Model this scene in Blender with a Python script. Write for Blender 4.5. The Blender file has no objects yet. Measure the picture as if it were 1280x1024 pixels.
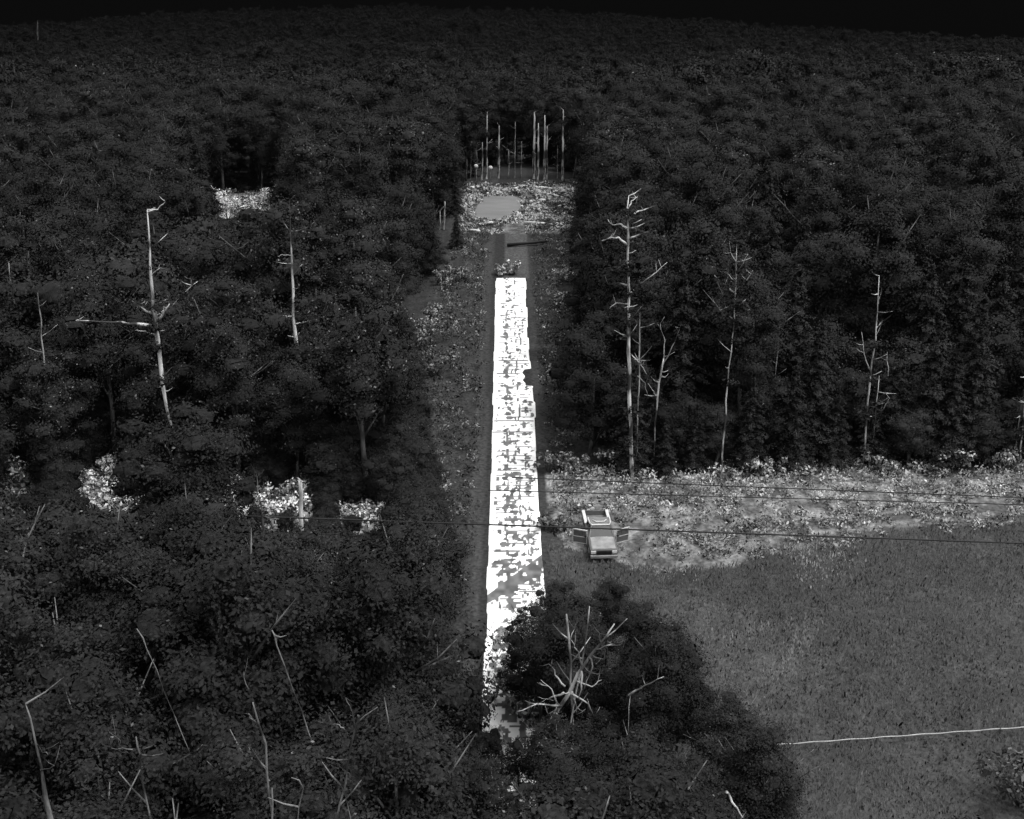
import bpy, math, random
import numpy as np
from mathutils import Vector

# ------------------------------------------------------------------ camera, sky, sun, exposure
S = bpy.context.scene
COL = S.collection
PITCH = math.radians(19.5)
CAMZ = 37.0
FPX = 1390.0                      # focal length in pixels of a 1280 wide frame
cam_d = bpy.data.cameras.new('camera')
cam = bpy.data.objects.new('camera', cam_d)
COL.objects.link(cam)
cam.location = (0, 0, CAMZ)
cam.rotation_euler = (math.pi / 2 - PITCH, 0, 0)
cam_d.sensor_width = 36.0
cam_d.lens = 36.0 * FPX / 1280.0
cam_d.clip_start = 0.5
cam_d.clip_end = 6000
S.camera = cam

SUN_EL = math.radians(66)
SUN_AZ = math.radians(112)         # from north (+Y) towards east (+X)
W = bpy.data.worlds.new('World')
S.world = W
W.use_nodes = True
nt = W.node_tree
for n in list(nt.nodes):
    nt.nodes.remove(n)
wo = nt.nodes.new('ShaderNodeOutputWorld')
bg = nt.nodes.new('ShaderNodeBackground')
sky = nt.nodes.new('ShaderNodeTexSky')
sky.sky_type = 'NISHITA'
sky.sun_disc = False
sky.sun_elevation = SUN_EL
sky.sun_rotation = SUN_AZ
bw = nt.nodes.new('ShaderNodeRGBToBW')
tc = nt.nodes.new('ShaderNodeTexCoord')
sx = nt.nodes.new('ShaderNodeSeparateXYZ')
mr = nt.nodes.new('ShaderNodeMapRange')
mr.inputs['From Min'].default_value = 0.05
mr.inputs['From Max'].default_value = 0.7
mr.inputs['To Min'].default_value = 0.009
mr.inputs['To Max'].default_value = 4.6
mu = nt.nodes.new('ShaderNodeMath')
mu.operation = 'MULTIPLY'
nt.links.new(sky.outputs[0], bw.inputs[0])
nt.links.new(tc.outputs['Generated'], sx.inputs[0])
nt.links.new(sx.outputs['Z'], mr.inputs['Value'])
nt.links.new(bw.outputs[0], mu.inputs[0])
nt.links.new(mr.outputs[0], mu.inputs[1])
nt.links.new(mu.outputs[0], bg.inputs['Color'])
bg.inputs['Strength'].default_value = 0.15
nt.links.new(bg.outputs[0], wo.inputs['Surface'])

sd = bpy.data.lights.new('sun', 'SUN')
sd.energy = 2.0
sd.angle = math.radians(6)
sun = bpy.data.objects.new('sun', sd)
COL.objects.link(sun)
sdir = Vector((math.sin(SUN_AZ) * math.cos(SUN_EL), math.cos(SUN_AZ) * math.cos(SUN_EL), math.sin(SUN_EL)))
sun.rotation_euler = sdir.to_track_quat('Z', 'Y').to_euler()

S.view_settings.view_transform = 'Standard'
S.view_settings.look = 'None'
S.view_settings.exposure = 0.3
S.view_settings.gamma = 1.0
S.render.engine = 'CYCLES'
S.cycles.max_bounces = 3
S.cycles.diffuse_bounces = 2
S.cycles.transparent_max_bounces = 4

rnd = random.Random(7)
rng = np.random.default_rng(11)

# ------------------------------------------------------------------ measuring helpers
SP, CP = math.sin(PITCH), math.cos(PITCH)


def ray(px, py):
    u = (px - 640) / FPX
    v = (512 - py) / FPX
    return u, CP + v * SP, -SP + v * CP


def at(px, py, Y):
    "point on the upright plane at distance Y"
    dx, dy, dz = ray(px, py)
    t = Y / dy
    return Vector((dx * t, Y, CAMZ + dz * t))


def project(x, y, z):
    zz = z - CAMZ
    d = y * CP - zz * SP
    v = y * SP + zz * CP
    d = np.maximum(d, 0.1)
    return 640 + FPX * x / d, 512 - FPX * v / d


HX = [-100, 0, 250, 500, 800, 1280, 1400]
HY = [52, 43, 25, 18, 29, 64, 75]


def ground_z(x, y):
    x = np.asarray(x, float)
    y = np.asarray(y, float)
    base = np.interp(y, [-60, 210, 260, 420, 700], [-8.75, 8.125, 8.5, 4.0, 4.0])
    px = 640 + FPX * x / (np.maximum(y, 60) * CP + 12)
    hy = np.interp(px, HX, HY)
    v = (512 - hy) / FPX
    Yr = 1500.0
    rz = CAMZ + Yr * (-SP + v * CP) / (CP + v * SP) - 12.0
    t = np.clip((y - 620) / (Yr - 620), 0, 1)
    t = t * t * (3 - 2 * t) * (y < Yr) + (y >= Yr) * 1.0
    far = base * (1 - t) + rz * t
    far = far - np.clip(y - Yr, 0, 4000) * 0.05
    return far


def G(px, py):
    "where a pixel meets the ground"
    dx, dy, dz = ray(px, py)
    lo, hi = 5.0, 1400.0
    for _ in range(50):
        m = (lo + hi) / 2
        if CAMZ + dz * m / dy > float(ground_z(dx * m / dy, m)):
            lo = m
        else:
            hi = m
    return (dx * lo / dy, lo)


def Gp(pts):
    return [G(*p) for p in pts]


def inpoly(x, y, poly):
    x = np.asarray(x, float)
    y = np.asarray(y, float)
    c = np.zeros(x.shape, bool)
    n = len(poly)
    for i in range(n):
        x1, y1 = poly[i]
        x2, y2 = poly[(i + 1) % n]
        if y1 == y2:
            continue
        k = ((y1 > y) != (y2 > y)) & (x < (x2 - x1) * (y - y1) / (y2 - y1) + x1)
        c ^= k
    return c


_tab = np.random.default_rng(3).random((256, 256))


def vn(x, y):
    xi = np.floor(x).astype(int)
    yi = np.floor(y).astype(int)
    fx = x - xi
    fy = y - yi
    fx = fx * fx * (3 - 2 * fx)
    fy = fy * fy * (3 - 2 * fy)
    a = _tab[xi % 256, yi % 256]
    b = _tab[(xi + 1) % 256, yi % 256]
    c = _tab[xi % 256, (yi + 1) % 256]
    d = _tab[(xi + 1) % 256, (yi + 1) % 256]
    return (a * (1 - fx) + b * fx) * (1 - fy) + (c * (1 - fx) + d * fx) * fy


def fbm(x, y, o=4):
    s = 0
    a = 0.5
    for i in range(o):
        s = s + a * vn(x * 2 ** i + 17.3 * i, y * 2 ** i + 9.1 * i)
        a *= 0.5
    return s / (1 - 0.5 ** o)


# ------------------------------------------------------------------ materials
def node_mat(name, rough=0.8, spec=0.2):
    m = bpy.data.materials.new(name)
    m.use_nodes = True
    t = m.node_tree
    b = t.nodes['Principled BSDF']
    b.inputs['Roughness'].default_value = rough
    b.inputs['Specular IOR Level'].default_value = spec
    return m, t, b


def grey(name, v, rough=0.7, spec=0.2, var=0.25, scale=3.0, detail=4, stretch=(1, 1, 1)):
    "plain grey with procedural wear"
    m, t, b = node_mat(name, rough, spec)
    c = t.nodes.new('ShaderNodeTexCoord')
    mp = t.nodes.new('ShaderNodeMapping')
    mp.inputs['Scale'].default_value = stretch
    n = t.nodes.new('ShaderNodeTexNoise')
    n.inputs['Scale'].default_value = scale
    n.inputs['Detail'].default_value = detail
    r = t.nodes.new('ShaderNodeMapRange')
    w_ = 0.06 if 'bark' in name else 0.2
    r.inputs['From Min'].default_value = 0.5 - w_
    r.inputs['From Max'].default_value = 0.5 + w_
    r.inputs['To Min'].default_value = v * (1 - var)
    r.inputs['To Max'].default_value = v * (1 + var)
    t.links.new(c.outputs['Object'], mp.inputs[0])
    t.links.new(mp.outputs[0], n.inputs['Vector'])
    t.links.new(n.outputs['Fac'], r.inputs['Value'])
    t.links.new(r.outputs[0], b.inputs['Base Color'])
    return m


def leafmat(name, v, lo=0.75, hi=1.3):
    "foliage: each leaf has its own tone (attribute), each plant too"
    m, t, b = node_mat(name, 0.75, 0.12)
    a = t.nodes.new('ShaderNodeAttribute')
    a.attribute_name = 'shade'
    o = t.nodes.new('ShaderNodeObjectInfo')
    r = t.nodes.new('ShaderNodeMapRange')
    r.inputs['To Min'].default_value = v * lo
    r.inputs['To Max'].default_value = v * hi
    mu = t.nodes.new('ShaderNodeMath')
    mu.operation = 'MULTIPLY'
    t.links.new(o.outputs['Random'], r.inputs['Value'])
    t.links.new(r.outputs[0], mu.inputs[0])
    t.links.new(a.outputs['Fac'], mu.inputs[1])
    t.links.new(mu.outputs[0], b.inputs['Base Color'])
    return m


M = {}
M['leaf'] = leafmat('foliage', 0.0145, 0.72, 1.3)
M['leafdark'] = leafmat('dark_foliage', 0.008)
M['needle'] = leafmat('needles', 0.0155, 0.85, 1.2)
M['grass'] = leafmat('grass_blades', 1.0, 1, 1)
M['bark'] = grey('bark', 0.09, 0.9, 0.1, 0.5, 2.0, 4, (1, 1, 0.3))
M['palebark'] = grey('pale_bark', 0.33, 0.9, 0.1, 0.85, 0.9, 5, (1, 1, 0.35))
M['midbark'] = grey('grey_bark', 0.22, 0.9, 0.1, 0.65, 1.3, 5, (1, 1, 0.35))
M['dimbark'] = grey('dull_bark', 0.10, 0.9, 0.1, 0.7, 1.5, 5, (1, 1, 0.4))
M['wire'] = grey('cable', 0.015, 0.6, 0.2, 0.2)
M['pipe'] = grey('pale_cable', 0.32, 0.6, 0.2, 0.3, 1.5)


# ------------------------------------------------------------------ mesh helpers
def link(name, me, mat=None, parent=None):
    o = bpy.data.objects.new(name, me)
    COL.objects.link(o)
    if mat is not None and me is not None:
        me.materials.append(mat)
    if parent is not None:
        o.parent = parent
    return o


def tag(o, label=None, cat=None, group=None, kind=None):
    if label:
        o['label'] = label
    if cat:
        o['category'] = cat
    if group:
        o['group'] = group
    if kind:
        o['kind'] = kind
    return o


def thing(name, label, cat, loc=(0, 0, 0), rz=0, group=None):
    o = bpy.data.objects.new(name, None)
    COL.objects.link(o)
    o.location = loc
    o.rotation_euler = (0, 0, rz)
    o.empty_display_size = 0.3
    return tag(o, label, cat, group)


def npmesh(name, V, F, shade=None, normals=None, smooth=False):
    V = np.asarray(V, np.float32)
    F = np.asarray(F, np.int32)
    me = bpy.data.meshes.new(name)
    k = F.shape[1]
    me.vertices.add(len(V))
    me.vertices.foreach_set('co', V.ravel())
    me.loops.add(F.size)
    me.loops.foreach_set('vertex_index', F.ravel())
    me.polygons.add(len(F))
    me.polygons.foreach_set('loop_start', np.arange(0, F.size, k, dtype=np.int32))
    me.polygons.foreach_set('loop_total', np.full(len(F), k, np.int32))
    if smooth or normals is not None:
        me.polygons.foreach_set('use_smooth', np.ones(len(F), bool))
    me.update(calc_edges=True)
    if shade is not None:
        a = me.attributes.new('shade', 'FLOAT', 'POINT')
        a.data.foreach_set('value', np.asarray(shade, np.float32))
    if normals is not None:
        me.normals_split_custom_set_from_vertices([tuple(n) for n in normals])
    return me


def unit(a):
    return a / np.maximum(np.linalg.norm(a, axis=-1, keepdims=True), 1e-6)


def leaves(C, N, size, shade, aspect=0.55, out=None):
    "one rhombus per leaf"
    n = len(C)
    r = unit(rng.normal(size=(n, 3)))
    T = unit(np.cross(N, r))
    B = np.cross(N, T)
    s = np.asarray(size).reshape(-1, 1)
    V = np.stack([C + T * s, C + B * s * aspect, C - T * s, C - B * s * aspect], 1).reshape(-1, 3)
    F = np.arange(4 * n).reshape(n, 4)
    nn = None if out is None else np.repeat(out, 4, 0)
    return V, F, np.repeat(shade, 4), nn


class MB:
    "collects tubes and boxes into one mesh"

    def __init__(s):
        s.v = []
        s.f = []

    def tube(s, pts, rad, sides=6):
        pts = [Vector(p) for p in pts]
        n0 = len(s.v)
        for i, p in enumerate(pts):
            d = (pts[min(i + 1, len(pts) - 1)] - pts[max(i - 1, 0)]).normalized()
            a = d.cross(Vector((0, 1, 0.01)))
            if a.length < 0.05:
                a = d.cross(Vector((1, 0, 0)))
            a.normalize()
            b = d.cross(a)
            r = rad[i] if isinstance(rad, (list, tuple)) else rad
            for k in range(sides):
                t = 2 * math.pi * k / sides
                s.v.append(p + a * (r * math.cos(t)) + b * (r * math.sin(t)))
        for i in range(len(pts) - 1):
            for k in range(sides):
                q = n0 + i * sides
                s.f.append((q + k, q + (k + 1) % sides, q + sides + (k + 1) % sides, q + sides + k))
        s.f.append(tuple(n0 + k for k in reversed(range(sides))))
        s.f.append(tuple(n0 + (len(pts) - 1) * sides + k for k in range(sides)))

    def prism(s, prof, axis_pts):
        "closed loop list of equal length rings"
        n0 = len(s.v)
        m = len(prof[0])
        for ringp in prof:
            s.v += [Vector(p) for p in ringp]
        for i in range(len(prof) - 1):
            for k in range(m):
                q = n0 + i * m
                s.f.append((q + k, q + (k + 1) % m, q + m + (k + 1) % m, q + m + k))
        s.f.append(tuple(n0 + k for k in reversed(range(m))))
        s.f.append(tuple(n0 + (len(prof) - 1) * m + k for k in range(m)))

    def box(s, x0, x1, y0, y1, z0, z1):
        n = len(s.v)
        for z in (z0, z1):
            s.v += [Vector((x0, y0, z)), Vector((x1, y0, z)), Vector((x1, y1, z)), Vector((x0, y1, z))]
        for f in ((3, 2, 1, 0), (4, 5, 6, 7), (0, 1, 5, 4), (1, 2, 6, 5), (2, 3, 7, 6), (3, 0, 4, 7)):
            s.f.append(tuple(n + i for i in f))

    def mesh(s, name, smooth=False):
        me = bpy.data.meshes.new(name)
        me.from_pydata([tuple(p) for p in s.v], [], s.f)
        me.update()
        if smooth:
            me.polygons.foreach_set('use_smooth', [True] * len(me.polygons))
        return me

    def build(s, name, mat, parent=None, smooth=False, bevel=0):
        o = link(name, s.mesh(name, smooth), mat, parent)
        if bevel:
            b = o.modifiers.new('bevel', 'BEVEL')
            b.width = bevel
            b.segments = 2
            b.limit_method = 'ANGLE'
        return o


# ------------------------------------------------------------------ layout in plan
ROAD_L = [(1060, 598), (890, 603), (665, 612), (500, 616.5), (348, 620)]
ROAD_R = [(1060, 697), (890, 690), (665, 675), (500, 667), (440, 661), (348, 657)]


def edge(pts):
    w = [G(px, py) for py, px in pts]
    return [q[1] for q in w], [q[0] for q in w]


LY, LX = edge(ROAD_L)
RY, RX = edge(ROAD_R)
ROAD_END = G(638, 348)[1]
ROW_R = Gp([(680, 592), (790, 586), (1000, 584), (1280, 583), (1700, 583), (1700, 640), (1280, 652), (1130, 664), (1000, 676), (920, 712), (800, 712), (705, 690), (690, 650)])
ROW_L = Gp([(-500, 585), (300, 590), (560, 600), (560, 655), (300, 672), (-500, 640)])
FIELD = Gp([(680, 592), (1700, 583), (2600, 1300), (700, 1300), (690, 760)])
PAD = Gp([(604, 247), (640, 245), (652, 250), (651, 262), (641, 272), (622, 279), (606, 277), (590, 273), (596, 260)])
PADZONE = Gp([(583, 232), (718, 230), (722, 262), (712, 292), (580, 292), (574, 262)])
print('road', LY, LX, RX, ROAD_END, 'pad', PAD)

# ------------------------------------------------------------------ ground
def spaced(segs):
    out = []
    for a, b, st in segs:
        out.append(np.arange(a, b, st))
    out.append([segs[-1][1]])
    return np.concatenate(out)


gx = spaced([(-3000, -400, 100), (-400, -90, 10), (-90, -42, 1.0), (-42, 60, 0.3), (60, 100, 1.0), (100, 400, 10), (400, 3000, 100)])
gy = spaced([(-60, 30, 3), (30, 125, 0.3), (125, 215, 0.5), (215, 320, 3), (320, 1600, 20), (1600, 3600, 100)])
X, Y = np.meshgrid(gx, gy)
Z = ground_z(X, Y)
Z = Z + (fbm(X / 6 + 50, Y / 6) - 0.5) * 0.35 * np.clip((np.abs(X - 0.3) - 3.0) / 3.0, 0, 1)
Z = np.where(inpoly(X, Y, [(p[0] * 1.0, p[1]) for p in PADZONE]), ground_z(X, Y), Z)
alb = 0.022 + 0.03 * fbm(X / 1.3, Y / 1.3)
n1 = fbm(X / 0.8 + 30, Y / 1.1)
n2 = fbm(X / 6, Y / 9)
streak = fbm(X / 0.35, Y / 9 + 40, 3)
lx = np.interp(Y, LY, LX)
rx = np.interp(Y, RY, RX)
corr = (X > -11) & (X < 7) & (Y < 180)
alb = np.where(corr, 0.02 + 0.035 * n1 * (0.4 + streak), alb)
dl = lx - X
dr = X - rx
alb = np.where(((dl > 0) & (dl < 1.6)), 0.028 + 0.03 * streak, alb)
alb = np.where(((dl > -9) & (dl < 0.55)), 0.03, alb)
alb = np.where(((dr > 0) & (dr < 1.0)), 0.03 + 0.02 * streak, alb)
trk = (np.abs(X - 0.5) < 1.6) & (Y > ROAD_END) & (Y < 178)
alb = np.where(trk, 0.05 + 0.04 * streak, alb)
fld = inpoly(X, Y, FIELD)
alb = np.where(fld, 0.048 + 0.045 * (n2 - 0.45) + 0.03 * (n1 - 0.4), alb)
Yw = Y + 5 * (fbm(X / 5 + 70, Y / 5) - 0.5)
rowm = inpoly(X, Yw, ROW_R) | inpoly(X, Y, ROW_L)
alb = np.where(rowm, np.interp(Y, [70, 80], [0.6, 1.0]) * (0.075 + 0.45 * np.clip(n1 - 0.35, 0, 1)), alb)
for (pts, w) in (([(900, 662), (1000, 655), (1100, 648), (1200, 640), (1300, 632)], 0.5), ([(980, 676), (1100, 667), (1200, 655), (1300, 645)], 0.35)):
    q = Gp(pts)
    yy = np.interp(X, [a[0] for a in q], [a[1] for a in q])
    alb = np.where(fld & (np.abs(Y - yy) < w * (0.7 + n1)) & (X > q[0][0]), 0.07, alb)
alb = np.where(inpoly(X, Y, PADZONE), 0.06 + 0.3 * np.clip(n1 - 0.35, 0, 1), alb)
GAPS = [(148, 614, 52, 28), (290, 257, 24, 12), (335, 252, 16, 9), (340, 642, 52, 20), (455, 650, 36, 12), (25, 605, 22, 14), (378, 615, 12, 14), (640, 975, 38, 34), (290, 625, 26, 12)]
for (cx, cy, rx_, ry_) in GAPS:
    a = Gp([(cx - rx_ * 1.1, cy), (cx, cy - ry_ * 1.3), (cx + rx_ * 1.1, cy), (cx, cy + ry_ * 1.3)])
    ox, oy = (a[0][0] + a[2][0]) / 2, (a[1][1] + a[3][1]) / 2
    ax, ay = abs(a[2][0] - a[0][0]) / 2, abs(a[1][1] - a[3][1]) / 2
    k = ((X - ox) / ax) ** 2 + ((Y - oy) / ay) ** 2 < 1.15
    if cy < 900:
        alb = np.where(k, 0.45 + 0.5 * np.clip(n1 - 0.3, 0, 1), alb)  # sunlight painted into the ground tone where the trees would shade it
nx, ny = len(gx), len(gy)
V = np.stack([X.ravel(), Y.ravel(), Z.ravel()], 1)
ii = np.arange(nx * ny).reshape(ny, nx)
F = np.stack([ii[:-1, :-1].ravel(), ii[:-1, 1:].ravel(), ii[1:, 1:].ravel(), ii[1:, :-1].ravel()], 1)
me = npmesh('ground', V, F, shade=alb.ravel(), smooth=True)
m, t, b = node_mat('forest_floor_and_grass', 0.95, 0.05)
a = t.nodes.new('ShaderNodeAttribute')
a.attribute_name = 'shade'
c = t.nodes.new('ShaderNodeTexCoord')
n = t.nodes.new('ShaderNodeTexNoise')
n.inputs['Scale'].default_value = 3.5
n.inputs['Detail'].default_value = 5
r = t.nodes.new('ShaderNodeMapRange')
r.inputs['From Min'].default_value = 0.3
r.inputs['From Max'].default_value = 0.7
r.inputs['To Min'].default_value = 0.55
r.inputs['To Max'].default_value = 1.45
mu = t.nodes.new('ShaderNodeMath')
mu.operation = 'MULTIPLY'
t.links.new(c.outputs['Object'], n.inputs['Vector'])
t.links.new(n.outputs['Fac'], r.inputs['Value'])
t.links.new(r.outputs[0], mu.inputs[0])
t.links.new(a.outputs['Fac'], mu.inputs[1])
t.links.new(mu.outputs[0], b.inputs['Base Color'])
ground = link('ground', me, m)
tag(ground, kind='structure')


def gz(x, y):
    return float(ground_z(x, y))


# ------------------------------------------------------------------ road
ys = np.arange(24, ROAD_END, 0.25)
rr = np.random.default_rng(5)
jl = np.repeat(rr.normal(0, 0.05, 200), 12)[:len(ys)]
jr = np.repeat(rr.normal(0, 0.05, 200), 15)[:len(ys)]
L = np.interp(ys, LY, LX) + jl
R = np.interp(ys, RY, RX) + jr
n_hi, n_lo = G(660, 461)[1], G(660, 483)[1]
nk = (ys > n_lo) & (ys < n_hi)
R = np.where(nk, R - 0.85 + 0.12 * np.sin(ys * 3), R)
zz = ground_z(0 * ys, ys) + 0.05
NC = 9
V = []
for i in range(NC):
    u = i / (NC - 1)
    V.append(np.stack([L + (R - L) * u, ys, zz + 0.03 * (1 - (2 * u - 1) ** 2)], 1))
skl = np.stack([L, ys, zz - 0.12], 1)
skr = np.stack([R, ys, zz - 0.12], 1)
V = np.stack([skl] + V + [skr], 1)
nr, nc = V.shape[0], V.shape[1]
ii = np.arange(nr * nc).reshape(nr, nc)
F = np.stack([ii[:-1, :-1].ravel(), ii[:-1, 1:].ravel(), ii[1:, 1:].ravel(), ii[1:, :-1].ravel()], 1)
# paint: blocky worn patches and joints, as a per-point tone of the surface
NU, SUBY = 64, 0.06
ysd = np.arange(24, ROAD_END, 0.085)
Ld = np.interp(ysd, ys, L)
Rd = np.interp(ysd, ys, R)
zd = np.interp(ysd, ys, zz)
us = np.linspace(0, 1, NU)
UX = Ld[:, None] + (Rd - Ld)[:, None] * us[None, :]
UY = np.repeat(ysd[:, None], NU, 1)
UU = np.repeat(us[None, :], len(ysd), 0)
UZ = zd[:, None] + 0.03 * (1 - (2 * UU - 1) ** 2)
qx = np.floor(UX / 0.10) * 0.10
qy = np.floor(UY / 0.16) * 0.16
wx = qx + 0.3 * (vn(UX * 1.1, UY * 0.6) - 0.5)
na = fbm(wx * 3.6 + 3, qy * 1.2 + 8, 2)
nb = fbm(qx * 1.6 + 33, qy * 3.0 + 1, 2)
nearness = np.clip((ROAD_END - UY) / 75.0, 0, 1)
lane = np.exp(-((UU - 0.40) / 0.17) ** 2) + 0.72 * np.exp(-((UU - 0.80) / 0.12) ** 2) * np.clip(nearness * 2.2, 0.3, 1)
score = 0.55 * na + 0.45 * nb + 0.16 * lane + 0.11 * nearness
dark = score > 0.715
thin = (np.abs(UU - 0.36) < 0.03) & (vn(UY * 0.9, UX * 0 + 3) > 0.45) | (np.abs(UU - 0.62) < 0.025) & (vn(UY * 0.7, UX * 0 + 13) > 0.5) | (np.abs(UU - 0.76) < 0.02) & (vn(UY * 0.6, UX * 0 + 23) > 0.55) & (nearness > 0.3)
thin &= (vn(UX * 4, UY * 1.6) > 0.42)
rungs = (np.mod(UY, 0.95) < 0.16) & (vn(UX * 0.8 + 7, np.floor(UY / 0.95) * 3.7) > 0.55) & (UU > 0.12) & (UU < 0.93)
dark = dark | thin | rungs
dark &= (UU > 0.07) & (UU < 0.965)
# tree shadow painted as a wide dark band across the lower road
a0, a1 = G(606, 752), G(668, 712)
yy = a0[1] + (UX - a0[0]) * (a1[1] - a0[1]) / (a1[0] - a0[0])
shade_band = (np.abs(UY - yy) < 0.55 + 0.75 * UU) & (vn(UX * 2.2, UY * 1.4) > 0.16)
dark = dark | shade_band
for py, u0, u1 in ((527, 0.03, 0.97), (541, 0.0, 0.95), (452, 0.4, 0.95), (468, 0.1, 0.9), (398, 0.5, 0.96), (412, 0.3, 0.7), (690, 0.1, 0.6), (706, 0.05, 0.6)):
    yj = G(640, py)[1]
    dark = dark | ((np.abs(UY - yj) < 0.11) & (UU > u0) & (UU < u1))
tone = np.where(dark, 0.07 + 0.12 * vn(UX * 3, UY * 2), 0.86)
Vp = np.stack([UX, UY, UZ], 2).reshape(-1, 3)
ii = np.arange(Vp.shape[0]).reshape(UX.shape)
Fp = np.stack([ii[:-1, :-1].ravel(), ii[:-1, 1:].ravel(), ii[1:, 1:].ravel(), ii[1:, :-1].ravel()], 1)
# side skirts so that the slab has thickness
n0 = len(Vp)
sl = np.stack([Ld, ysd, zd - 0.12], 1)
sr = np.stack([Rd, ysd, zd - 0.12], 1)
Vp = np.concatenate([Vp, sl, sr])
il = n0 + np.arange(len(ysd))
ir = il + len(ysd)
Fs = np.concatenate([np.stack([il[:-1], ii[:-1, 0], ii[1:, 0], il[1:]], 1), np.stack([ii[:-1, -1], ir[:-1], ir[1:], ii[1:, -1]], 1)])
tone = np.concatenate([tone.ravel(), np.full(2 * len(ysd), 0.1)])
me = npmesh('road', Vp, np.concatenate([Fp, Fs]), shade=tone, smooth=False)
m, t, b = node_mat('pale_road_surface', 0.9, 0.1)
a = t.nodes.new('ShaderNodeAttribute')
a.attribute_name = 'shade'
c = t.nodes.new('ShaderNodeTexCoord')
n = t.nodes.new('ShaderNodeTexNoise')
n.inputs['Scale'].default_value = 2.5
r = t.nodes.new('ShaderNodeMapRange')
r.inputs['To Min'].default_value = 0.85
r.inputs['To Max'].default_value = 1.1
mu = t.nodes.new('ShaderNodeMath')
mu.operation = 'MULTIPLY'
t.links.new(c.outputs['Object'], n.inputs['Vector'])
t.links.new(n.outputs['Fac'], r.inputs['Value'])
t.links.new(r.outputs[0], mu.inputs[0])
t.links.new(a.outputs['Fac'], mu.inputs[1])
t.links.new(mu.outputs[0], b.inputs['Base Color'])
tag(link('road', me, m), kind='structure')

# flat pad in the far clearing
mb = MB()
top = [Vector((x, y, gz(x, y) + 0.12)) for x, y in PAD]
mb.prism([[p - Vector((0, 0, 0.3)) for p in top], top], None)
tag(mb.build('gravel_pad', grey('pad_gravel', 0.17, 0.9, 0.1, 0.12, 0.5, 5, (0.4, 1.5, 1))), kind='structure')

# ------------------------------------------------------------------ ground cover
def cover(name, mat, pts, h, size, shade_fn, per, upright=0.0, aspect=0.5, kind='stuff', label=None, cat=None, spread=0.35):
    P = np.repeat(np.asarray(pts, float), per, 0)
    n = len(P)
    hh = np.repeat(h, per)
    P = P + np.stack([rng.normal(0, spread, n), rng.normal(0, spread, n), np.zeros(n)], 1)
    z = ground_z(P[:, 0], P[:, 1])
    k = rng.random(n) ** 0.7
    C = np.stack([P[:, 0], P[:, 1], z + 0.02 + k * hh], 1)
    N = unit(rng.normal(size=(n, 3)) + np.array([0, -0.2, 0.9]))
    sz = size * np.exp(rng.normal(0, 0.35, n))
    sh = np.repeat(shade_fn(np.asarray(pts)), per) * np.exp(rng.normal(0, 0.18 if upright else 0.30, n))
    if upright:
        T = unit(np.stack([rng.normal(0, 0.25, n), rng.normal(0, 0.25, n), np.ones(n)], 1))
        Bv = unit(np.cross(T, np.array([0, 1, 0]) + rng.normal(0, 0.5, (n, 3))))
        s = sz[:, None]
        C[:, 2] = z + sz * 0.9
        V = np.stack([C + T * s, C + Bv * s * aspect, C - T * s, C - Bv * s * aspect], 1).reshape(-1, 3)
        F = np.arange(4 * n).reshape(n, 4)
        upn = unit(np.array([0, -0.2, 1.0]) + rng.normal(0, 0.06, (n, 3)))
        me = npmesh(name, V, F, np.repeat(sh, 4), np.repeat(upn, 4, 0))
    else:
        V, F, s4, nn = leaves(C, N, sz, sh, aspect, unit(N + np.array([0, 0, 1.0])))
        me = npmesh(name, V, F, s4, nn)
    return tag(link(name, me, mat), label, cat, None, kind)


def scatter(n, x0, x1, y0, y1, keep):
    x = rng.uniform(x0, x1, n)
    y = rng.uniform(y0, y1, n)
    k = keep(x, y)
    return np.stack([x[k], y[k], 0 * x[k]], 1)


def clear_of_road(x, y, m=0.25):
    return (x < np.interp(y, LY, LX) - m) | (x > np.interp(y, RY, RX) + m)


# meadow grass: upright blades
p = scatter(26000, 1.5, 58, 34, 92, lambda x, y: inpoly(x, y, FIELD) & ~inpoly(x, y, ROW_R) & clear_of_road(x, y, 1.0))
def f_field(P):
    v = 0.050 * (0.55 + 0.9 * fbm(P[:, 0] / 4 + 5, P[:, 1] / 6) * (0.6 + 0.7 * fbm(P[:, 0] / 0.7, P[:, 1] / 3)))
    for poly in (Gp([(985, 690), (1075, 685), (1055, 712), (1010, 725)]), Gp([(800, 690), (868, 684), (880, 708), (830, 712)])):
        v = np.where(inpoly(P[:, 0] + rng.normal(0, .5, len(P)), P[:, 1] + rng.normal(0, .9, len(P)), poly) & (vn(P[:, 0] * 2.5, P[:, 1] * 2.5) > 0.5), 0.15, v)
    for a0, a1 in (((880, 800), (1010, 780)), ((900, 905), (985, 835)), ((930, 895), (1010, 795))):
        q0, q1 = G(*a0), G(*a1)
        tt = np.clip(((P[:, 0] - q0[0]) * (q1[0] - q0[0]) + (P[:, 1] - q0[1]) * (q1[1] - q0[1])) / ((q1[0] - q0[0]) ** 2 + (q1[1] - q0[1]) ** 2), 0, 1)
        d = np.hypot(P[:, 0] - q0[0] - tt * (q1[0] - q0[0]), P[:, 1] - q0[1] - tt * (q1[1] - q0[1]))
        v = np.where((d < 0.5) & (vn(P[:, 0] * 3, P[:, 1] * 3) > 0.45), 0.10, v)
    return v
cover('grass', M['grass'], p, np.full(len(p), 0.3), 0.105, f_field, 13, upright=1, aspect=0.3, spread=0.4, label='long grey grass covering the open field right of the white road', cat='grass')

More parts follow.
